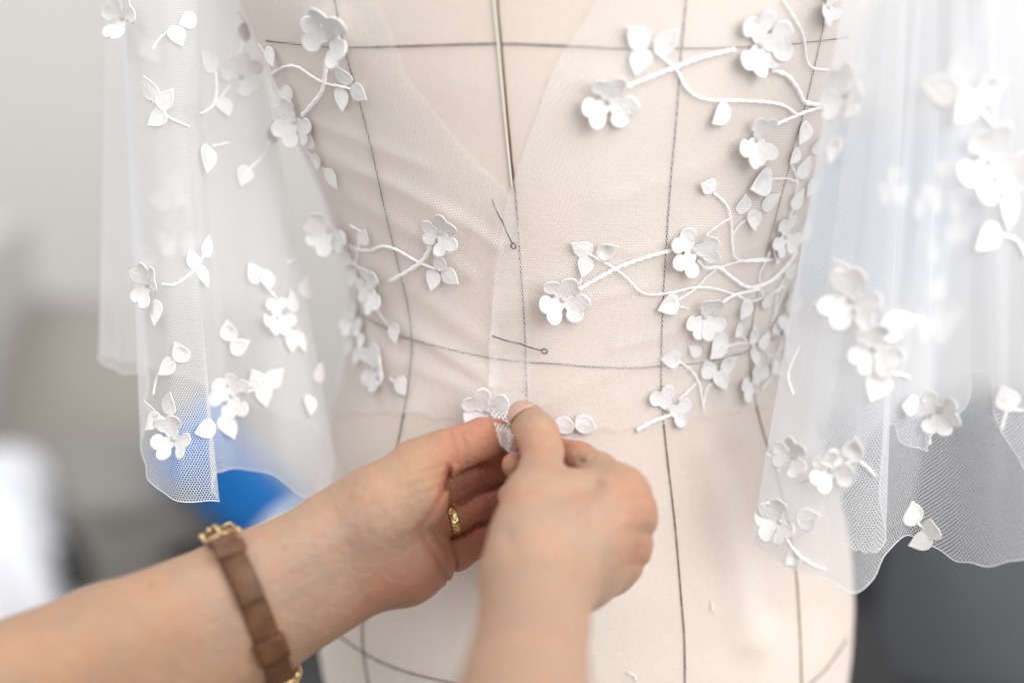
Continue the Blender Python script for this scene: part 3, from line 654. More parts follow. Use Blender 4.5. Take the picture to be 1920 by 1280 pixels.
for pts, r, ly in [([(1830, 200), (1850, 225), (1872, 248)], 5, 0), ([(1878, 442), (1905, 452), (1920, 482)], 5, 0), ([(1655, 700), (1680, 700), (1702, 706)], 5, 0), ([(1748, 785), (1744, 810), (1742, 832)], 5, 0), ([(1585, 868), (1605, 862), (1620, 870), (1640, 892)], 3.4, 0), ([(1440, 940), (1465, 985), (1490, 1030), (1520, 1055), (1548, 1066)], 3.6, 0),
                   ([(1500, 905), (1530, 893), (1550, 880)], 3, 0), ([(1720, 978), (1735, 990)], 3, 0), ([(1886, 770), (1880, 790), (1876, 806)], 3.4, 0), ([(1886, 770), (1905, 768), (1925, 770)], 3.4, 0), ([(1490, 740), (1480, 700), (1500, 650)], 3, 0), ([(1605, 200), (1580, 190), (1545, 198)], 6, 0), ([(1440, 850), (1455, 862), (1462, 885)], 2.6, 0)]:
    stem(BVR, pts, r, layer=ly, lift=.0006)

# ------------------------------------------------------------------ arms and hands: one continuous surface each
def smin(a, b, k):
    h = np.maximum(k - np.abs(a - b), 0) / k; return np.minimum(a, b) - h * h * k * .25
def cone_d(p, a, b, ra, rb):
    ab = b - a; t = np.clip(((p - a) @ ab) / (ab @ ab), 0, 1)
    q = p - a - t[:, None] * ab; return np.sqrt((q * q).sum(1)) - (ra + (rb - ra) * t)
class Arm:
    def __init__(s, push=0.): s.base = []; s.fingers = []; s.creases = []; s.push = push
    def chain(s, pts, k, finger=None):
        w_ = [(np.array(P(q[0], q[1], q[2] + s.push * min(1, max(0, (.706 - q[2]) / .03)))), q[3] / 1000) for q in pts]
        segs = [(w_[i][0], w_[i + 1][0], w_[i][1], w_[i + 1][1]) for i in range(len(w_) - 1)]
        (s.base if finger is None else s.fingers).append((segs, k, finger))
    def crease(s, pts, depth, width, d, win=.014): s.creases.append((pts, depth, width, d + s.push * .7, win))
    def sdf(s, p):
        b = np.full(len(p), 1.)
        for segs, k, _ in s.base:
            c = None
            for g in segs:
                x = cone_d(p, *g); c = x if c is None else smin(c, x, .006)
            b = smin(b, c, k)
        out = b.copy(); per = []
        for segs, k, kk in s.fingers:
            c = None
            for g in segs:
                x = cone_d(p, *g); c = x if c is None else smin(c, x, .0035)
            out = np.minimum(out, smin(b, c, k))
        near = np.abs(out) < .012
        if near.any() and s.creases:
            q = p[near]; x, y, d = proj(q); add = np.zeros(len(q))
            for pts, dep, w_, d0, win in s.creases:
                add += dep * np.exp(-(seg_dist(x, y, pts) / w_) ** 2) * np.exp(-((d - d0) / win) ** 2)
            out[near] += add
        return out
    def build(s, name, lo, hi, vox, mat_, parent, tintf):
        lo = np.array(lo); n = np.ceil((np.array(hi) - lo) / vox).astype(int) + 1
        cs = 5; nc = n // cs + 2
        ci = np.stack(np.meshgrid(*[np.arange(k) for k in nc], indexing='ij'), -1).reshape(-1, 3)
        cd = s.sdf(lo + (ci * cs + cs / 2) * vox)
        act = np.abs(cd) < cs * vox * .866 + .0045
        D = np.where(cd > 0, 1., -1.).astype(np.float32).reshape(nc).repeat(cs, 0).repeat(cs, 1).repeat(cs, 2)
        loc = np.stack(np.meshgrid(*[np.arange(cs)] * 3, indexing='ij'), -1).reshape(-1, 3)
        ii = (ci[act][:, None] * cs + loc[None]).reshape(-1, 3)
        D[ii[:, 0], ii[:, 1], ii[:, 2]] = s.sdf(lo + ii * vox)
        S = D < 0
        shp = np.array(D.shape) - 1
        cnt = np.zeros(shp, np.int8)
        for dx in (0, 1):
            for dy in (0, 1):
                for dz in (0, 1): cnt += S[dx:dx + shp[0], dy:dy + shp[1], dz:dz + shp[2]]
        cells = np.argwhere((cnt > 0) & (cnt < 8)); idm = np.full(shp, -1, np.int64); idm[tuple(cells.T)] = np.arange(len(cells))
        acc = np.zeros((len(cells), 3)); wt = np.zeros(len(cells))
        cor = [(0, 0, 0), (1, 0, 0), (0, 1, 0), (1, 1, 0), (0, 0, 1), (1, 0, 1), (0, 1, 1), (1, 1, 1)]
        for a in range(8):
            for b in range(a + 1, 8):
                if sum(abs(cor[a][k] - cor[b][k]) for k in range(3)) != 1: continue
                da = D[tuple((cells + cor[a]).T)]; db = D[tuple((cells + cor[b]).T)]
                m = (da < 0) != (db < 0); t = np.where(m, da / np.where(m, da - db, 1), 0)
                acc += m[:, None] * (np.array(cor[a]) + t[:, None] * (np.array(cor[b]) - np.array(cor[a]))); wt += m
        V = lo + (cells + acc / wt[:, None]) * vox
        for _ in range(2):       # settle onto the exact surface
            e = vox * .4; f0 = s.sdf(V)
            g = np.stack([s.sdf(V + np.eye(3)[k] * e) - f0 for k in range(3)], 1) / e
            g /= np.linalg.norm(g, axis=1)[:, None] + 1e-9
            V = V - g * np.clip(f0, -vox, vox)[:, None] * .7
        F = []
        for ax in range(3):
            o1, o2 = [(1, 2), (2, 0), (0, 1)][ax]
            sl = [slice(0, k) for k in shp]; sa = list(sl); sb = list(sl); sb[ax] = slice(1, shp[ax] + 1)
            sa = tuple(sa); sb = tuple(sb)
            e = np.argwhere(S[sa] != S[sb]); e = e[(e[:, o1] > 0) & (e[:, o2] > 0)]
            u1 = np.eye(3, dtype=int)[o1]; u2 = np.eye(3, dtype=int)[o2]
            q = np.stack([idm[tuple((e - u1 - u2).T)], idm[tuple((e - u2).T)], idm[tuple(e.T)], idm[tuple((e - u1).T)]], 1)
            inside = S[tuple(e.T)]; q[~inside] = q[~inside][:, ::-1]; F.append(q)
        F = np.concatenate(F); F = F[(F >= 0).all(1)]
        me = bpy.data.meshes.new(name); me.from_pydata(V.tolist(), [], F.tolist()); me.polygons.foreach_set('use_smooth', [True] * len(me.polygons))
        col = me.color_attributes.new('tint', 'FLOAT_COLOR', 'POINT')
        cc = np.ones((len(V), 4), np.float32); cc[:, :3] = tintf(V, g); col.data.foreach_set('color', cc.ravel())
        me.update(); return link(name, me, mat_, parent)

person = empty('person', tuple(P(500, 1700, .55)), 'person with bare forearms pinching the tulle hem with both hands', 'person')
LA = Arm(.013)
LA.chain([(-240, 1395, .565, 31), (200, 1215, .610, 27), (450, 1098, .638, 22.5), (668, 975, .652, 17)], .014)
LA.chain([(-200, 1560, .570, 31), (220, 1330, .615, 27), (485, 1186, .643, 21.5), (716, 1064, .660, 17)], .014)
LA.chain([(640, 985, .655, 17), (715, 945, .650, 18.5), (765, 915, .654, 16.5), (790, 878, .660, 12.5)], .010)      # ball of the thumb
LA.chain([(705, 985, .648, 13), (775, 940, .651, 13)], .012)
LA.chain([(700, 1045, .656, 18), (765, 1062, .659, 17), (808, 1058, .670, 12)], .010)                              # heel of the palm
LA.chain([(680, 1020, .668, 16), (792, 992, .686, 10)], .012); LA.chain([(680, 985, .668, 16), (785, 945, .692, 10)], .012)
LA.chain([(690, 1040, .668, 15), (795, 1040, .682, 9.5)], .012); LA.chain([(690, 960, .668, 15), (775, 900, .694, 9.5)], .012)
LA.chain([(785, 874, .658, 12.6), (830, 850, .661, 10.6), (868, 836, .664, 9.6), (905, 822, .668, 9.6), (930, 816, .671, 8.2)], .007, 'thumb')
LA.chain([(775, 890, .699, 9), (870, 855, .708, 7.8), (925, 840, .700, 7.4), (948, 832, .690, 7)], .004, 'index')
LA.chain([(785, 945, .696, 9), (850, 915, .703, 7.4), (905, 890, .707, 7.2), (975, 866, .706, 6.8), (1005, 860, .702, 6.2)], .003, 'middle')
LA.chain([(790, 1004, .692, 8.4), (852, 976, .698, 7.0), (906, 950, .702, 6.9), (970, 925, .704, 6.6), (1005, 915, .702, 6.0)], .003, 'ring')
LA.chain([(795, 1064, .684, 8.4), (858, 1041, .689, 6.9), (905, 1015, .694, 6.6), (960, 988, .698, 6.2), (990, 976, .699, 5.6)], .003, 'little')
LA.chain([(800, 972, .704, 4), (1000, 884, .7125, 4)], .002, 'gap_filler'); LA.chain([(800, 1030, .698, 4), (990, 944, .7095, 4)], .002, 'gap_filler'); LA.chain([(800, 912, .708, 4), (990, 846, .713, 4)], .002, 'gap_filler')  # added filler behind the finger gaps, so they show as dark lines
for pts, dep, w_, d in [([(842, 878), (838, 905), (820, 945), (800, 975), (781, 992)], .0026, 6, .660), ([(784, 990), (800, 1015), (822, 1050), (838, 1085), (842, 1100)], .0014, 3.5, .668), ([(786, 985), (815, 990), (838, 1003)], .0010, 3, .675),
                      ([(840, 935), (846, 962), (842, 985), (850, 1020), (856, 1050), (853, 1085)], .0014, 3.2, .675), ([(898, 872), (903, 890), (912, 912)], .0009, 3, .70), ([(908, 868), (915, 890), (922, 905)], .0007, 3, .70), ([(898, 930), (906, 948), (918, 968)], .0009, 3, .697), ([(908, 926), (918, 946), (926, 962)], .0007, 3, .697),
                      ([(896, 998), (905, 1012), (914, 1030)], .0009, 3, .688), ([(843, 812), (852, 840), (855, 868)], .0011, 4, .655), ([(862, 806), (872, 838), (874, 868)], .0009, 4, .655), ([(876, 802), (884, 812), (890, 822)], .0009, 3, .655),
                      ([(770, 890), (810, 880), (845, 868)], .0008, 3, .648), ([(760, 915), (800, 900), (842, 885)], .0008, 3, .645), ([(770, 935), (805, 920), (838, 902)], .0008, 3, .645), ([(625, 960), (652, 1020), (665, 1090), (690, 1140)], .0003, 4, .645)]:
    LA.crease(pts, dep, w_, d)
LA.crease([(470, 1105), (545, 1065), (600, 1030), (650, 1000)], -.0003, 8, .625); LA.crease([(520, 1130), (590, 1085), (640, 1060)], -.0003, 8, .628)

BASE = np.array([.415, .250, .160]); PINK = np.array([.47, .200, .128]); PALE = np.array([.455, .308, .230]); VEIN = np.array([.36, .305, .305]); RED = np.array([.38, .115, .070])
def blend(c, to, w_): return c * (1 - w_[:, None]) + to * w_[:, None]
def tintL(V, g):
    x, y, d = proj(V); c = np.tile(BASE, (len(V), 1))
    c = blend(c, PALE, .75 * np.exp(-(seg_dist(x, y, [(430, 1130), (640, 1030), (700, 990)]) / 95) ** 2))
    c = blend(c, PINK, .65 * np.exp(-(np.hypot(x - 770, y - 1090) / 60) ** 2)); c = blend(c, PINK, .55 * np.exp(-(np.hypot(x - 700, y - 1140) / 45) ** 2))
    c = blend(c, PINK, .8 * np.clip((x - 800) / 40, 0, 1)); c = blend(c, RED, .75 * np.clip((x - 850) / 60, 0, 1) * np.clip((d - .682) / .01, 0, 1))  # reddish finger skin, deepened in the tint for the shade between the hands
    c = blend(c, RED, .4 * np.exp(-(seg_dist(x, y, [(842, 878), (820, 945), (781, 992), (838, 1085)]) / 7) ** 2))
    for ln_ in ([(470, 1100), (545, 1062), (600, 1028), (660, 985), (700, 950)], [(520, 1132), (590, 1085), (640, 1060), (690, 1010)], [(560, 1020), (620, 1000), (660, 960)], [(600, 1120), (650, 1075), (690, 1050)]):
        c = blend(c, VEIN, .24 * np.exp(-(seg_dist(x, y, ln_) / 8) ** 2))
    for mx_, my_, mr_, mk_ in ((533, 1026, 5, .5), (590, 1024, 4, .45), (285, 1096, 5, .5), (420, 1068, 4, .3)):
        c = blend(c, np.array([.20, .10, .06]), mk_ * np.exp(-(np.hypot(x - mx_, y - my_) / mr_) ** 2))
    return c
armL = LA.build('arm', tuple(np.array(P(300, 1100, .64)) - [.20, .13, .155]), tuple(np.array(P(300, 1100, .64)) + [.215, .11, .10]), .00125, M_SKIN, person, tintL)

RA = Arm()
RA.chain([(955, 1560, .445, 27), (982, 1290, .530, 22.6), (1003, 1140, .583, 20.4), (1010, 1085, .603, 17)], .012)
RA.chain([(965, 1560, .475, 27), (988, 1290, .555, 22), (1006, 1140, .608, 20), (1012, 1085, .622, 17)], .012)
RA.chain([(1004, 1085, .603, 17), (1085, 1000, .624, 14), (1162, 932, .641, 12.6)], .012)
RA.chain([(1012, 1090, .610, 17), (1100, 1020, .630, 14), (1180, 966, .648, 11.8)], .012)
RA.chain([(1016, 1095, .620, 16), (1095, 1055, .642, 13.5), (1174, 1028, .657, 11.4)], .016)
RA.chain([(1016, 1100, .630, 15), (1085, 1085, .650, 13), (1142, 1074, .665, 10.6)], .016)
RA.chain([(985, 1070, .602, 16.5), (990, 1000, .616, 15), (1001, 932, .633, 12.8)], .012)
RA.chain([(1015, 975, .632, 13), (1075, 935, .642, 11.5), (1140, 928, .648, 10.5)], .014)
RA.chain([(1060, 1000, .665, 16), (1120, 1020, .668, 14)], .014)
RA.chain([(1002, 930, .634, 12.6), (1014, 885, .647, 9.9), (1018, 848, .657, 9.2), (1006, 814, .666, 10.0), (992, 793, .673, 9.2)], .005, 'thumb')
RA.chain([(1160, 926, .645, 11.6), (1120, 888, .660, 9.8), (1084, 866, .672, 9.2), (1015, 840, .688, 7.6), (968, 830, .686, 6.8)], .006, 'index')
RA.chain([(1180, 966, .650, 11.2), (1105, 905, .688, 9), (1020, 888, .680, 7.6), (966, 872, .668, 6.4)], .005, 'middle')
RA.chain([(1168, 1030, .662, 10), (1095, 965, .692, 8.6), (1015, 945, .674, 7.4), (960, 930, .652, 6.4)], .005, 'ring')
RA.chain([(1138, 1072, .668, 9.4), (1075, 1020, .690, 7.8), (1015, 1000, .682, 6.6)], .005, 'little')
for pts, dep, w_, d in [([(1086, 862), (1100, 868), (1112, 858)], .0014, 4, .668), ([(1085, 872), (1098, 862)], .001, 3, .668), ([(985, 840), (1010, 846), (1038, 842)], .0005, 5, .652), ([(985, 850), (1010, 858), (1040, 852)], .0005, 5, .652), ([(960, 955), (1000, 948), (1030, 955)], .0006, 8, .62),
                      ([(1150, 985), (1185, 997), (1220, 1000)], .0012, 11, .65), ([(1140, 1045), (1170, 1055), (1205, 1060)], .0012, 10, .66), ([(1150, 940), (1185, 935), (1215, 930)], .0010, 10, .642), ([(955, 1010), (970, 1060), (960, 1120)], .0015, 16, .605), ([(1060, 1090), (1120, 1010), (1150, 960)], .0010, 14, .625), ([(1000, 1060), (1080, 980), (1140, 930)], -.0014, 11, .615), ([(1030, 940), (1070, 925), (1110, 915)], .0022, 20, .632), ([(1050, 1060), (1130, 1005), (1170, 975)], -.0012, 10, .63), ([(1120, 905), (1150, 930), (1160, 965)], .0008, 10, .635), ([(985, 905), (1005, 898), (1030, 905)], .0007, 5, .632), ([(982, 918), (1005, 912), (1032, 920)], .0007, 5, .628), ([(1196, 930), (1212, 950), (1214, 975)], -.0008, 9, .645)]:
    RA.crease(pts, dep, w_, d, .02)
def tintR(V, g):
    x, y, d = proj(V); c = np.tile(BASE * .6 + PALE * .4, (len(V), 1))
    for cx_, cy_, r_, k in ((1205, 960, 45, .5), (1180, 905, 40, .45), (1195, 1040, 35, .5), (1010, 850, 35, .35), (985, 770, 25, .35), (960, 935, 25, .5), (930, 1200, 60, .15)):
        c = blend(c, PINK, k * np.exp(-(np.hypot(x - cx_, y - cy_) / r_) ** 2))
    c = blend(c, PINK, .8 * np.clip((d - .655) / .015, 0, 1) * (y > 800)); c = blend(c, RED, .55 * np.clip((d - .668) / .01, 0, 1) * (x < 975))
    c = blend(c, PALE, .4 * np.exp(-(seg_dist(x, y, [(1030, 1000), (1120, 960)]) / 60) ** 2))
    return c
lo = np.array(P(1060, 1050, .60)); armR = RA.build('arm', tuple(lo - [.075, .16, .13]), tuple(lo + [.075, .11, .115]), .00125, M_SKIN, person, tintR)
# thumb nail of the hand on the right
c0, cdir = P(986, 778, .677), (P(987, 786, .679) - P(1003, 812, .667)).normalized()
Vn, Fn = [], []
side = cdir.cross(FWD).normalized(); nn = side.cross(cdir).normalized()
if nn.dot(UP) < 0: nn = -nn
base_n = P(990, 794, .673)
for j in range(7):
    for i in range(9):
        u = (i - 4) / 4; v = j / 6
        ang = u * .8; rr = .0094
        Vn.append(base_n + side * math.sin(ang) * rr * (1 - .15 * v ** 4) + nn * math.cos(ang) * rr + cdir * ((v - .25) * .0085 - .0016 * u * u * (1 if v > .5 else -.6)))
nail = link('fingernail', mesh('fingernail', Vn, grid_faces(7, 9)), plain('nail', (.50, .31, .245), .35), armR)
sm_ = nail.modifiers.new('s', 'SOLIDIFY'); sm_.thickness = .0006

# ------------------------------------------------------------------ ring on the ring finger
rc, ra_, rb_ = np.array(P(850, 977, .7013)), np.array(P(830, 986, .7003)), np.array(P(868, 968.5, .7022))
axis = Vector(rb_ - ra_).normalized(); u = axis.cross(FWD).normalized(); v = axis.cross(u)
tilt = Matrix.Rotation(math.radians(9), 3, FWD); 
Vr, Fr = [], []; ns, nw = 150, 9
for i in range(ns):
    a = 2 * math.pi * i / ns
    for j in range(nw):
        wv = (j - (nw - 1) / 2) / ((nw - 1) / 2)
        groove = .00034 * (.5 + .5 * math.cos(2 * math.pi * (i / 6 + abs(wv) * .9))) ** 2 * (abs(wv) < .95)
        rr = .0075 + .0011 * (1 - .35 * wv * wv) - groove
        Vr.append(Vector(rc) + tilt @ ((u * math.cos(a) + v * math.sin(a)) * rr + axis * wv * .0021))
    Vr.append(Vector(rc) + tilt @ ((u * math.cos(a) + v * math.sin(a)) * .0071 + axis * .0019)); Vr.append(Vector(rc) + tilt @ ((u * math.cos(a) + v * math.sin(a)) * .0071 - axis * .0019))
k = nw + 2
for i in range(ns):
    for j in range(k): a, b = i * k + j, i * k + (j + 1) % k; c, d = ((i + 1) % ns) * k + (j + 1) % k, ((i + 1) % ns) * k + j; Fr.append((a, b, c, d))
ringo = link('ring', mesh('ring', Vr, Fr), M_GOLD); tag(ringo, 'gold band engraved with chevrons on the ring finger of the open hand', 'ring')
sm_ = ringo.data; sm_.polygons.foreach_set('use_smooth', [True] * len(sm_.polygons))

# ------------------------------------------------------------------ wristwatch: strap round the forearm
wc = P(466, 1142, .6545); wax = (P(692, 1020, .669) - P(300, 1235, .633)).normalized()
wax = (Matrix.Rotation(math.radians(4), 3, FWD) @ wax).normalized()
wu = (-FWD - wax * (-FWD).dot(wax)).normalized(); wv_ = wax.cross(wu)          # wu points to the lens; wv_ along the strap
_u, _v, _w, _o = (np.array(q) for q in (wu, wv_, wax, wc))
RA_ = np.radians(np.arange(-130, 131, 2.0)); RL_ = np.linspace(-.012, .012, 9)
_dirs = (np.cos(RA_)[:, None] * _u + np.sin(RA_)[:, None] * _v)[:, None]; _org = _o + RL_[None, :, None] * _w
_lo = np.full((len(RA_), 9), .005); _hi = np.full((len(RA_), 9), .07)
for _ in range(18):
    _m = (_lo + _hi) / 2; ins = LA.sdf((_org + _dirs * _m[..., None]).reshape(-1, 3)).reshape(_m.shape) < 0
    _lo = np.where(ins, _m, _lo); _hi = np.where(ins, _hi, _m)
def radial(ang, along=0.):
    return float(np.interp(math.degrees(ang), np.degrees(RA_), [np.interp(along, RL_, q) for q in _hi]))
def band(name, a0, a1, n, half, off, thick, m_, parent, along=0., bow=0., shrink=0.):
    V, F = [], []
    for i in range(n):
        a = a0 + (a1 - a0) * i / (n - 1); al = along + bow * math.cos(a)
        r_ = max(radial(a, al), radial(a, al + half * .8), radial(a, al - half * .8)) + off
        dv = wu * math.cos(a) + wv_ * math.sin(a); o = wc + wax * al
        for (hh, rr) in ((-1, 0), (-1, .75), (-.86, 1), (0, 1.06), (.86, 1), (1, .75), (1, 0)):
            V.append(o + wax * half * hh + dv * (r_ + thick * rr))
    k = 7
    for i in range(n - 1):
        for j in range(k): a_, b_ = i * k + j, i * k + (j + 1) % k; F.append((a_, b_, b_ + k, a_ + k))
    if abs(abs(a1 - a0) - 2 * math.pi) > .01: F.append(tuple(range(k))[::-1]); F.append(tuple(range((n - 1) * k, n * k)))
    return link(name, mesh(name, V, F), m_, parent)
watch = empty('wristwatch', tuple(wc), 'brown leather watch strap with gold fittings round the left forearm', 'wristwatch')
strap = band('strap', math.radians(-100), math.radians(100), 60, .0060, .0003, .0021, M_LEATHER, watch)
band('strap', math.radians(-95), math.radians(-8), 30, .0057, .0026, .0019, M_LEATHER, watch)
band('strap_keeper', math.radians(-52), math.radians(-44), 8, .0071, .0046, .0016, M_LEATHER, watch)
band('strap_keeper', math.radians(26), math.radians(46), 10, .0072, .0026, .0021, M_LEATHER, watch)
# gold buckle frame at the top edge of the arm and the case at the far side
def wpt(ang, along, off):
    a = math.radians(ang); return wc + wax * along + (wu * math.cos(a) + wv_ * math.sin(a)) * (radial(a, along) + off)
SG = -1 if wpt(-80, 0, 0).dot(UP) > wpt(80, 0, 0).dot(UP) else 1
bk = [wpt(-66, -.0074, .0045), wpt(-86, -.0074, .0045), wpt(-86, .0074, .0045), wpt(-66, .0074, .0045)]
link('buckle', mesh('buckle', *tube_data(bk + bk[:1], .0009, 8)), M_GOLD, watch)
link('buckle_pin', mesh('buckle_pin', *tube_data([wpt(-88, 0, .006), wpt(-76, 0, .0065), wpt(-64, 0, .0056)], .0009, 8)), M_GOLD, watch)
def ball(name, c, r_, m_, parent):
    bm = bmesh.new(); bmesh.ops.create_uvsphere(bm, u_segments=14, v_segments=8, radius=r_); me = bpy.data.meshes.new(name); bm.to_mesh(me); bm.free()
    me.polygons.foreach_set('use_smooth', [True] * len(me.polygons)); o = link(name, me, m_); o.location = c; attach(o, parent); return o
for e, al in ((-72, -.0076), (-80, -.003), (-62, .0076)): ball('buckle_stud', wpt(e, al, .0052), .0014, M_GOLD, watch)
# round case on the outside of the wrist
cdv = (wu * math.cos(math.radians(115)) + wv_ * math.sin(math.radians(115))); cc_ = wc + cdv * (radial(math.radians(115)) + .0045)
Vc, Fc = [], []; prof = [(0, -.0035), (.0125, -.0035), (.0138, -.002), (.0138, .002), (.0125, .0035), (.0112, .0036), (0, .0030)]
t1 = wax; t2 = cdv.cross(t1)
for (r_, h_) in prof:
    for i in range(36): a = 2 * math.pi * i / 36; Vc.append(cc_ + t1 * math.cos(a) * r_ + t2 * math.sin(a) * r_ + cdv * h_)
link('watch_case', mesh('watch_case', Vc, grid_faces(len(prof), 36, True)), M_GOLD, watch)
ball('strap_lug', wpt(84, .0078, .003), .0021, M_GOLD, watch); ball('strap_lug', wpt(84, -.0078, .003), .0021, M_GOLD, watch)

# ------------------------------------------------------------------ pins
def pin(a, b, label):
    pa, pb = hit(BV, *a), hit(BV, *b)
    A, Bp = pa[0] + pa[1] * .0042, pb[0] + pb[1] * .0046
    pts = [A.lerp(Bp, t) + pa[1] * (.0012 * math.sin(math.pi * t) - .0016 * math.exp(-((t - .55) / .14) ** 2)) for t in np.linspace(0, 1, 24)]
    e = empty('dressmaking_pin', tuple(A), label, 'pin', 'pins along the centre seam')
    link('shaft', mesh('shaft', *tube_data(pts, [.00012] + [.00038] * 23, 6)), M_STEEL, e)
    t = (Bp - A).normalized(); s_ = t.cross(pb[1]).normalized(); c = Bp + t * .0014
    lp = [c + (t * math.cos(k) + s_ * math.sin(k) * .8) * .0014 for k in np.linspace(-math.pi, math.pi * .85, 18)]
    link('looped_head', mesh('looped_head', *tube_data(lp, .00042, 6)), M_STEEL, e)
pin((925, 368), (963, 450), 'steep steel pin with looped head at the point of the open back')
pin((925, 624), (1017, 652), 'nearly level steel pin with looped head just above the waist seam')

# ------------------------------------------------------------------ tulle drawn up between the two thumbs
Vp, Up_ = [], []; nr, nc = 26, 26
for j in range(nr):
    t = j / (nr - 1)
    for i in range(nc):
        s = i / (nc - 1)
        x = (918 + 70 * s) * (1 - t) + (938 + 26 * s) * t; y = 765 + 12 * s + (70 + 10 * s) * t
        h = hit(BV, x, y); d0 = (h[0] - CAM).dot(FWD) - .004
        d1 = .6605 + .010 * (s - .4) ** 2 + .002 * math.sin(s * 9)
        e = min(1, t * 1.8); e = e * e * (3 - 2 * e)
        Vp.append(P(x, y, d0 * (1 - e) + d1 * e)); Up_.append((s * .011, t * .016))
pinch = link('gathered_hem', mesh('gathered_hem', Vp, grid_faces(nr, nc), True, Up_), M_TULLE, dress)

# ------------------------------------------------------------------ loose thread ends on the form
def lint(pts, label):
    q = [hit(BV, *p)[0] + hit(BV, *p)[1] * (.0006 + .0012 * (i % 2)) for i, p in enumerate(pts)]
    o = link('loose_thread', mesh('loose_thread', *tube_data(q, .00035, 5)), M_CORD); tag(o, label, 'thread', 'loose threads on the hip')
lint([(1332, 1126), (1334, 1134), (1331, 1140), (1338, 1143)], 'short curled white thread end lying mid right hip of the form')
lint([(1175, 1259), (1183, 1261), (1189, 1264), (1193, 1274)], 'hooked white thread end near the bottom edge of the form')

# ------------------------------------------------------------------ the room behind, far out of focus
M_WHITE = plain('white_laminate', (.80, .80, .80), .4); M_GREY = plain('grey_felt', (.24, .23, .215), .9, noise=.1, nscale=20); M_BLACK = plain('black_plastic', (.012, .012, .014), .5)
M_BLUE = plain('blue_plastic', (.002, .16, .50), .4); M_CHAR = plain('charcoal_fabric', (.115, .12, .13), .9, noise=.1, nscale=40, bump=.3, bscale=300)
M_TAUPE = plain('taupe_fabric', (.30, .275, .25), .95, noise=.08, nscale=8); M_CLOTH = plain('white_cloth', (.86, .87, .92), .85); M_PALEGREY = plain('pale_grey_metal', (.52, .52, .50), .5)

def plane_hit(px_, py_, z):
    r = ray(px_, py_); return CAM + r * ((z - CAM.z) / r.z)
FLOOR_Z = -1.08
# white work table, its long edge running away to the left
tz = P(290, 1110, 1.65).z; A_, B_ = plane_hit(300, 1120, tz), plane_hit(95, 880, tz); A_ = A_ - (B_ - A_) * .5; B_ = B_ + (B_ - A_).normalized() * .1
ed = (B_ - A_); perp = Vector((-ed.y, ed.x, 0)).normalized(); ctr = (A_ + B_) / 2 + perp * .33; yaw = math.atan2(ed.y, ed.x)
table = empty('work_table', (ctr.x, ctr.y, FLOOR_Z), 'pale grey work table blurred behind the forearm at lower left', 'table')
box('table_top', (ed.length, .66, .03), .004, M_PALEGREY, table, (ctr.x, ctr.y, tz - .016), (0, 0, yaw))
for sx in (-1, 1):
    for sy in (-1, 1):
        q = ctr + ed.normalized() * sx * (ed.length / 2 - .05) + perp * sy * .28
        box('leg', (.045, .045, tz - .033 - FLOOR_Z), .004, M_PALEGREY, table, (q.x, q.y, (tz - .033 + FLOOR_Z) / 2), (0, 0, yaw))
# heap of white cloth on the table
def heap(name, c, rx, ry, h, seed, m_):
    r_ = np.random.default_rng(seed); V = []; n, k = 40, 16
    ph = r_.uniform(0, 6.28, 6)
    for j in range(k):
        t = j / (k - 1)
        for i in range(n):
            a = 2 * math.pi * i / n
            w_ = 1 + .16 * math.sin(3 * a + ph[0]) + .10 * math.sin(7 * a + ph[1]) + .05 * math.sin(13 * a + ph[2])
            z = h * math.cos(t * math.pi / 2) ** .7 * (1 + .18 * math.sin(4 * a + ph[3]) * t + .10 * math.sin(9 * a + ph[4]) * t)
            V.append((c[0] + rx * t * w_ * math.cos(a), c[1] + ry * t * w_ * math.sin(a), c[2] + .001 + max(z, 0)))
    return link(name, mesh(name, V, grid_faces(k, n, True)), m_)
for (hx, hy, rx, ry, hh, sd, lab) in ((-10, 1105, .10, .10, .10, 5, 'brightest crumpled white cloth heap at the near end of the table'), (45, 1010, .055, .08, .06, 8, 'middle white cloth heap beside the black case'), (5, 915, .07, .07, .055, 21, 'farthest white cloth heap, below the pale cabinet')):
    c = plane_hit(hx, hy, tz); tag(heap('cloth_heap', c, rx, ry, hh, sd, M_CLOTH), lab, 'cloth', 'white cloth heaps on the table')
# black case at the table edge
c = plane_hit(140, 1085, tz)
cs_ = empty('black_case', tuple(c), 'small black case standing by the white cloth on the table', 'case')
box('body', (.095, .06, .040), .008, M_BLACK, cs_, (c.x, c.y, tz + .0205), (0, 0, yaw + .4)); box('lid', (.099, .064, .012), .005, M_BLACK, cs_, (c.x, c.y, tz + .047), (0, 0, yaw + .4)); box('clasp', (.012, .006, .012), .002, M_PALEGREY, cs_, (c.x + .01, c.y - .040, tz + .036), (0, 0, yaw + .4))
# pale cabinet at the left edge
c = P(-140, 660, 2.0); cb = empty('metal_cabinet', (c.x, c.y, FLOOR_Z), 'pale grey cabinet corner at the far left edge', 'cabinet')
box('carcass', (.22, .3, .30), .012, M_PALEGREY, cb, (c.x, c.y, c.z + .02)); box('door', (.20, .012, .26), .004, M_PALEGREY, cb, (c.x, c.y - .158, c.z + .03)); box('plinth', (.19, .26, c.z - .13 - FLOOR_Z), .006, M_GREY, cb, (c.x, c.y, (c.z - .13 + FLOOR_Z) / 2)); box('handle', (.012, .014, .08), .004, M_GREY, cb, (c.x + .08, c.y - .172, c.z + .03))
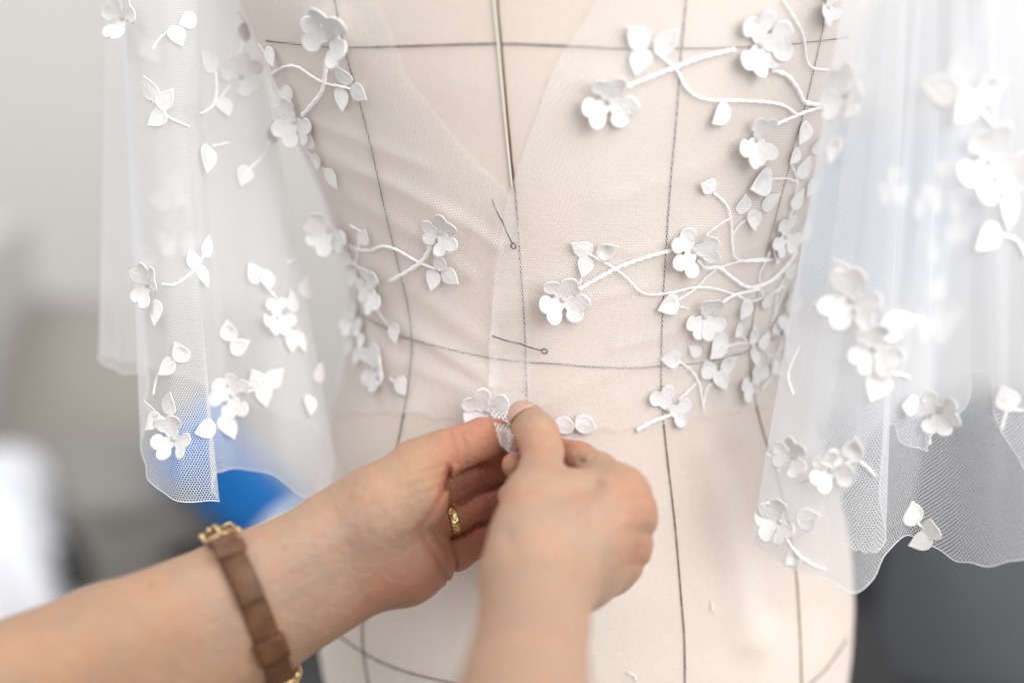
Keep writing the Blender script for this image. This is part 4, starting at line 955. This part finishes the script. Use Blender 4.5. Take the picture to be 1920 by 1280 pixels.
# added taupe couch, its rounded back shaped to give the wall's gradual darkening
def bolster(name, a, b, r_, m_, parent, squash=1.):
    n = 24; pts = [Vector(a).lerp(Vector(b), t) for t in np.linspace(0, 1, n)]
    rr = [r_ * (1 - max(0, abs(2 * t - 1) - .9) ** 2 * 60) for t in np.linspace(0, 1, n)]
    return link(name, mesh(name, *tube_data(pts, rr, 36, squash, (0, -1, 0))), m_, parent)
sa, sb = P(-260, 905, 2.2), P(470, 905, 2.2); sb.z = sa.z = (sa.z + sb.z) / 2; sb.y = sa.y
shading_sofa = empty('shading_sofa', ((sa.x + sb.x) / 2, sa.y, FLOOR_Z), 'added taupe couch, rounded back shaped for the soft darkening behind the left sleeve', 'shading_sofa')
bolster('backrest_roll', sa, sb, .29, M_TAUPE, shading_sofa, .85)
mx_ = (sa + sb) / 2
box('backrest', ((sb - sa).length - .02, .16, .36), .05, M_TAUPE, shading_sofa, (mx_.x, sa.y + .02, sa.z - .22)); box('seat', ((sb - sa).length, .42, .20), .05, M_TAUPE, shading_sofa, (mx_.x, sa.y - .26, sa.z - .42))
for sx in (-1, 1):
    for dy in (-.40, .05): box('leg', (.05, .05, sa.z - .525 - FLOOR_Z), .006, M_BLACK, shading_sofa, (mx_.x + sx * ((sb - sa).length / 2 - .06), sa.y + dy, (sa.z - .525 + FLOOR_Z) / 2))
# grey storage box with lid
c = P(285, 955, 1.75); bxg = empty('storage_box', (c.x, c.y, c.z - .1), 'grey felt storage box between the table and the blue tub', 'box')
box('body', (.20, .20, .13), .012, M_GREY, bxg, (c.x, c.y, c.z - .03), (0, 0, .5)); box('lid', (.212, .212, .03), .01, M_GREY, bxg, (c.x, c.y, c.z + .048), (0, 0, .5)); box('handle', (.06, .014, .02), .005, M_BLACK, bxg, (c.x + .07, c.y - .09, c.z - .01), (0, 0, .5))
# low dark shelf carrying the boxes
sh = empty('low_shelf', (c.x + .12, c.y + .05, FLOOR_Z), 'low black shelf under the grey box and the blue tub', 'shelf')
box('shelf_board', (.62, .40, .03), .005, M_BLACK, sh, (c.x + .13, c.y + .05, c.z - .112))
for sx in (-1, 1):
    for sy in (-1, 1): box('leg', (.03, .03, c.z - .129 - FLOOR_Z), .003, M_BLACK, sh, (c.x + .13 + sx * .29, c.y + .05 + sy * .17, (c.z - .129 + FLOOR_Z) / 2))
# blue tub leaning on its side, pale paper in front
c2 = P(452, 912, 1.70); tub = empty('blue_tub', tuple(c2), 'bright blue plastic tub seen below the hem of the left sleeve', 'tub')
box('body', (.082, .11, .165), .02, M_BLUE, tub, tuple(c2), (.1, math.radians(-40), .25)); 
rz = Matrix.Rotation(.25, 3, 'Z') @ Matrix.Rotation(math.radians(-40), 3, 'Y') @ Matrix.Rotation(.1, 3, 'X')
box('rim', (.098, .124, .014), .006, M_BLUE, tub, tuple(c2 + rz @ Vector((0, 0, .086))), (.1, math.radians(-40), .25))
c3 = P(560, 985, 1.62); pp = heap('paper_roll_wrap', (c3.x, c3.y, c3.z - .08), .075, .06, .10, 12, M_WHITE); pp.name = 'white_wrap'; tag(pp, 'pale crumpled wrapping seen between the blue tub and the form', 'wrapping')
# black stool behind the form
c4 = P(1050, 1215, 1.25); st = empty('black_stool', (c4.x, c4.y, FLOOR_Z), 'black padded stool hidden behind the lower form', 'stool')
box('seat', (.54, .36, .07), .03, M_BLACK, st, (c4.x, c4.y, c4.z + .02)); box('apron', (.44, .30, .05), .01, M_BLACK, st, (c4.x, c4.y, c4.z - .041))
for sx in (-1, 1):
    for sy in (-1, 1): box('leg', (.035, .035, c4.z - .068 - FLOOR_Z), .004, M_BLACK, st, (c4.x + sx * .2, c4.y + sy * .13, (c4.z - .068 + FLOOR_Z) / 2))
# charcoal armchair at lower right
ch = P(1930, 1030, 1.55); arm_ = empty('armchair', (ch.x, ch.y, FLOOR_Z), 'charcoal upholstered armchair blurred at lower right', 'armchair')
box('backrest', (.40, .11, .34), .035, M_CHAR, arm_, tuple(ch), (math.radians(-14), math.radians(-12), math.radians(-24)))
box('seat', (.42, .42, .13), .04, M_BLACK, arm_, (ch.x - .02, ch.y - .18, ch.z - .215), (0, 0, math.radians(-24)))
box('armrest', (.10, .40, .42), .035, M_BLACK, arm_, (ch.x - .225, ch.y - .02, ch.z - .10), (0, 0, math.radians(-24))); box('armrest', (.09, .40, .20), .035, M_CHAR, arm_, (ch.x + .22, ch.y - .25, ch.z - .19), (0, 0, math.radians(-24)))  # the black armrest stands in for the shadowed gap beside the chair
for dx, dy in ((-.2, -.32), (.14, -.42), (-.1, .08), (.22, -.05)): box('leg', (.035, .035, ch.z - .32 - FLOOR_Z), .004, M_BLACK, arm_, (ch.x + dx, ch.y + dy, (ch.z - .32 + FLOOR_Z) / 2))
# blue-grey panel against the wall
M_PANEL = plain('blue_grey_felt', (.36, .44, .56), .95, noise=.05, nscale=30)
c5 = P(1800, 560, 2.3); pn = empty('pinboard', (c5.x, 2.25, c5.z - .2), 'blue-grey felt pinboard leaning on the wall behind the right sleeve', 'pinboard')
box('board', (.44, .02, .34), .004, M_PANEL, pn, (c5.x, 2.24, c5.z)); 
for sx in (-1, 1): box('frame', (.016, .03, .372), .003, M_PALEGREY, pn, (c5.x + sx * .228, 2.24, c5.z))
for sz in (-1, 1): box('frame', (.438, .03, .016), .003, M_PALEGREY, pn, (c5.x, 2.24, c5.z + sz * .178))
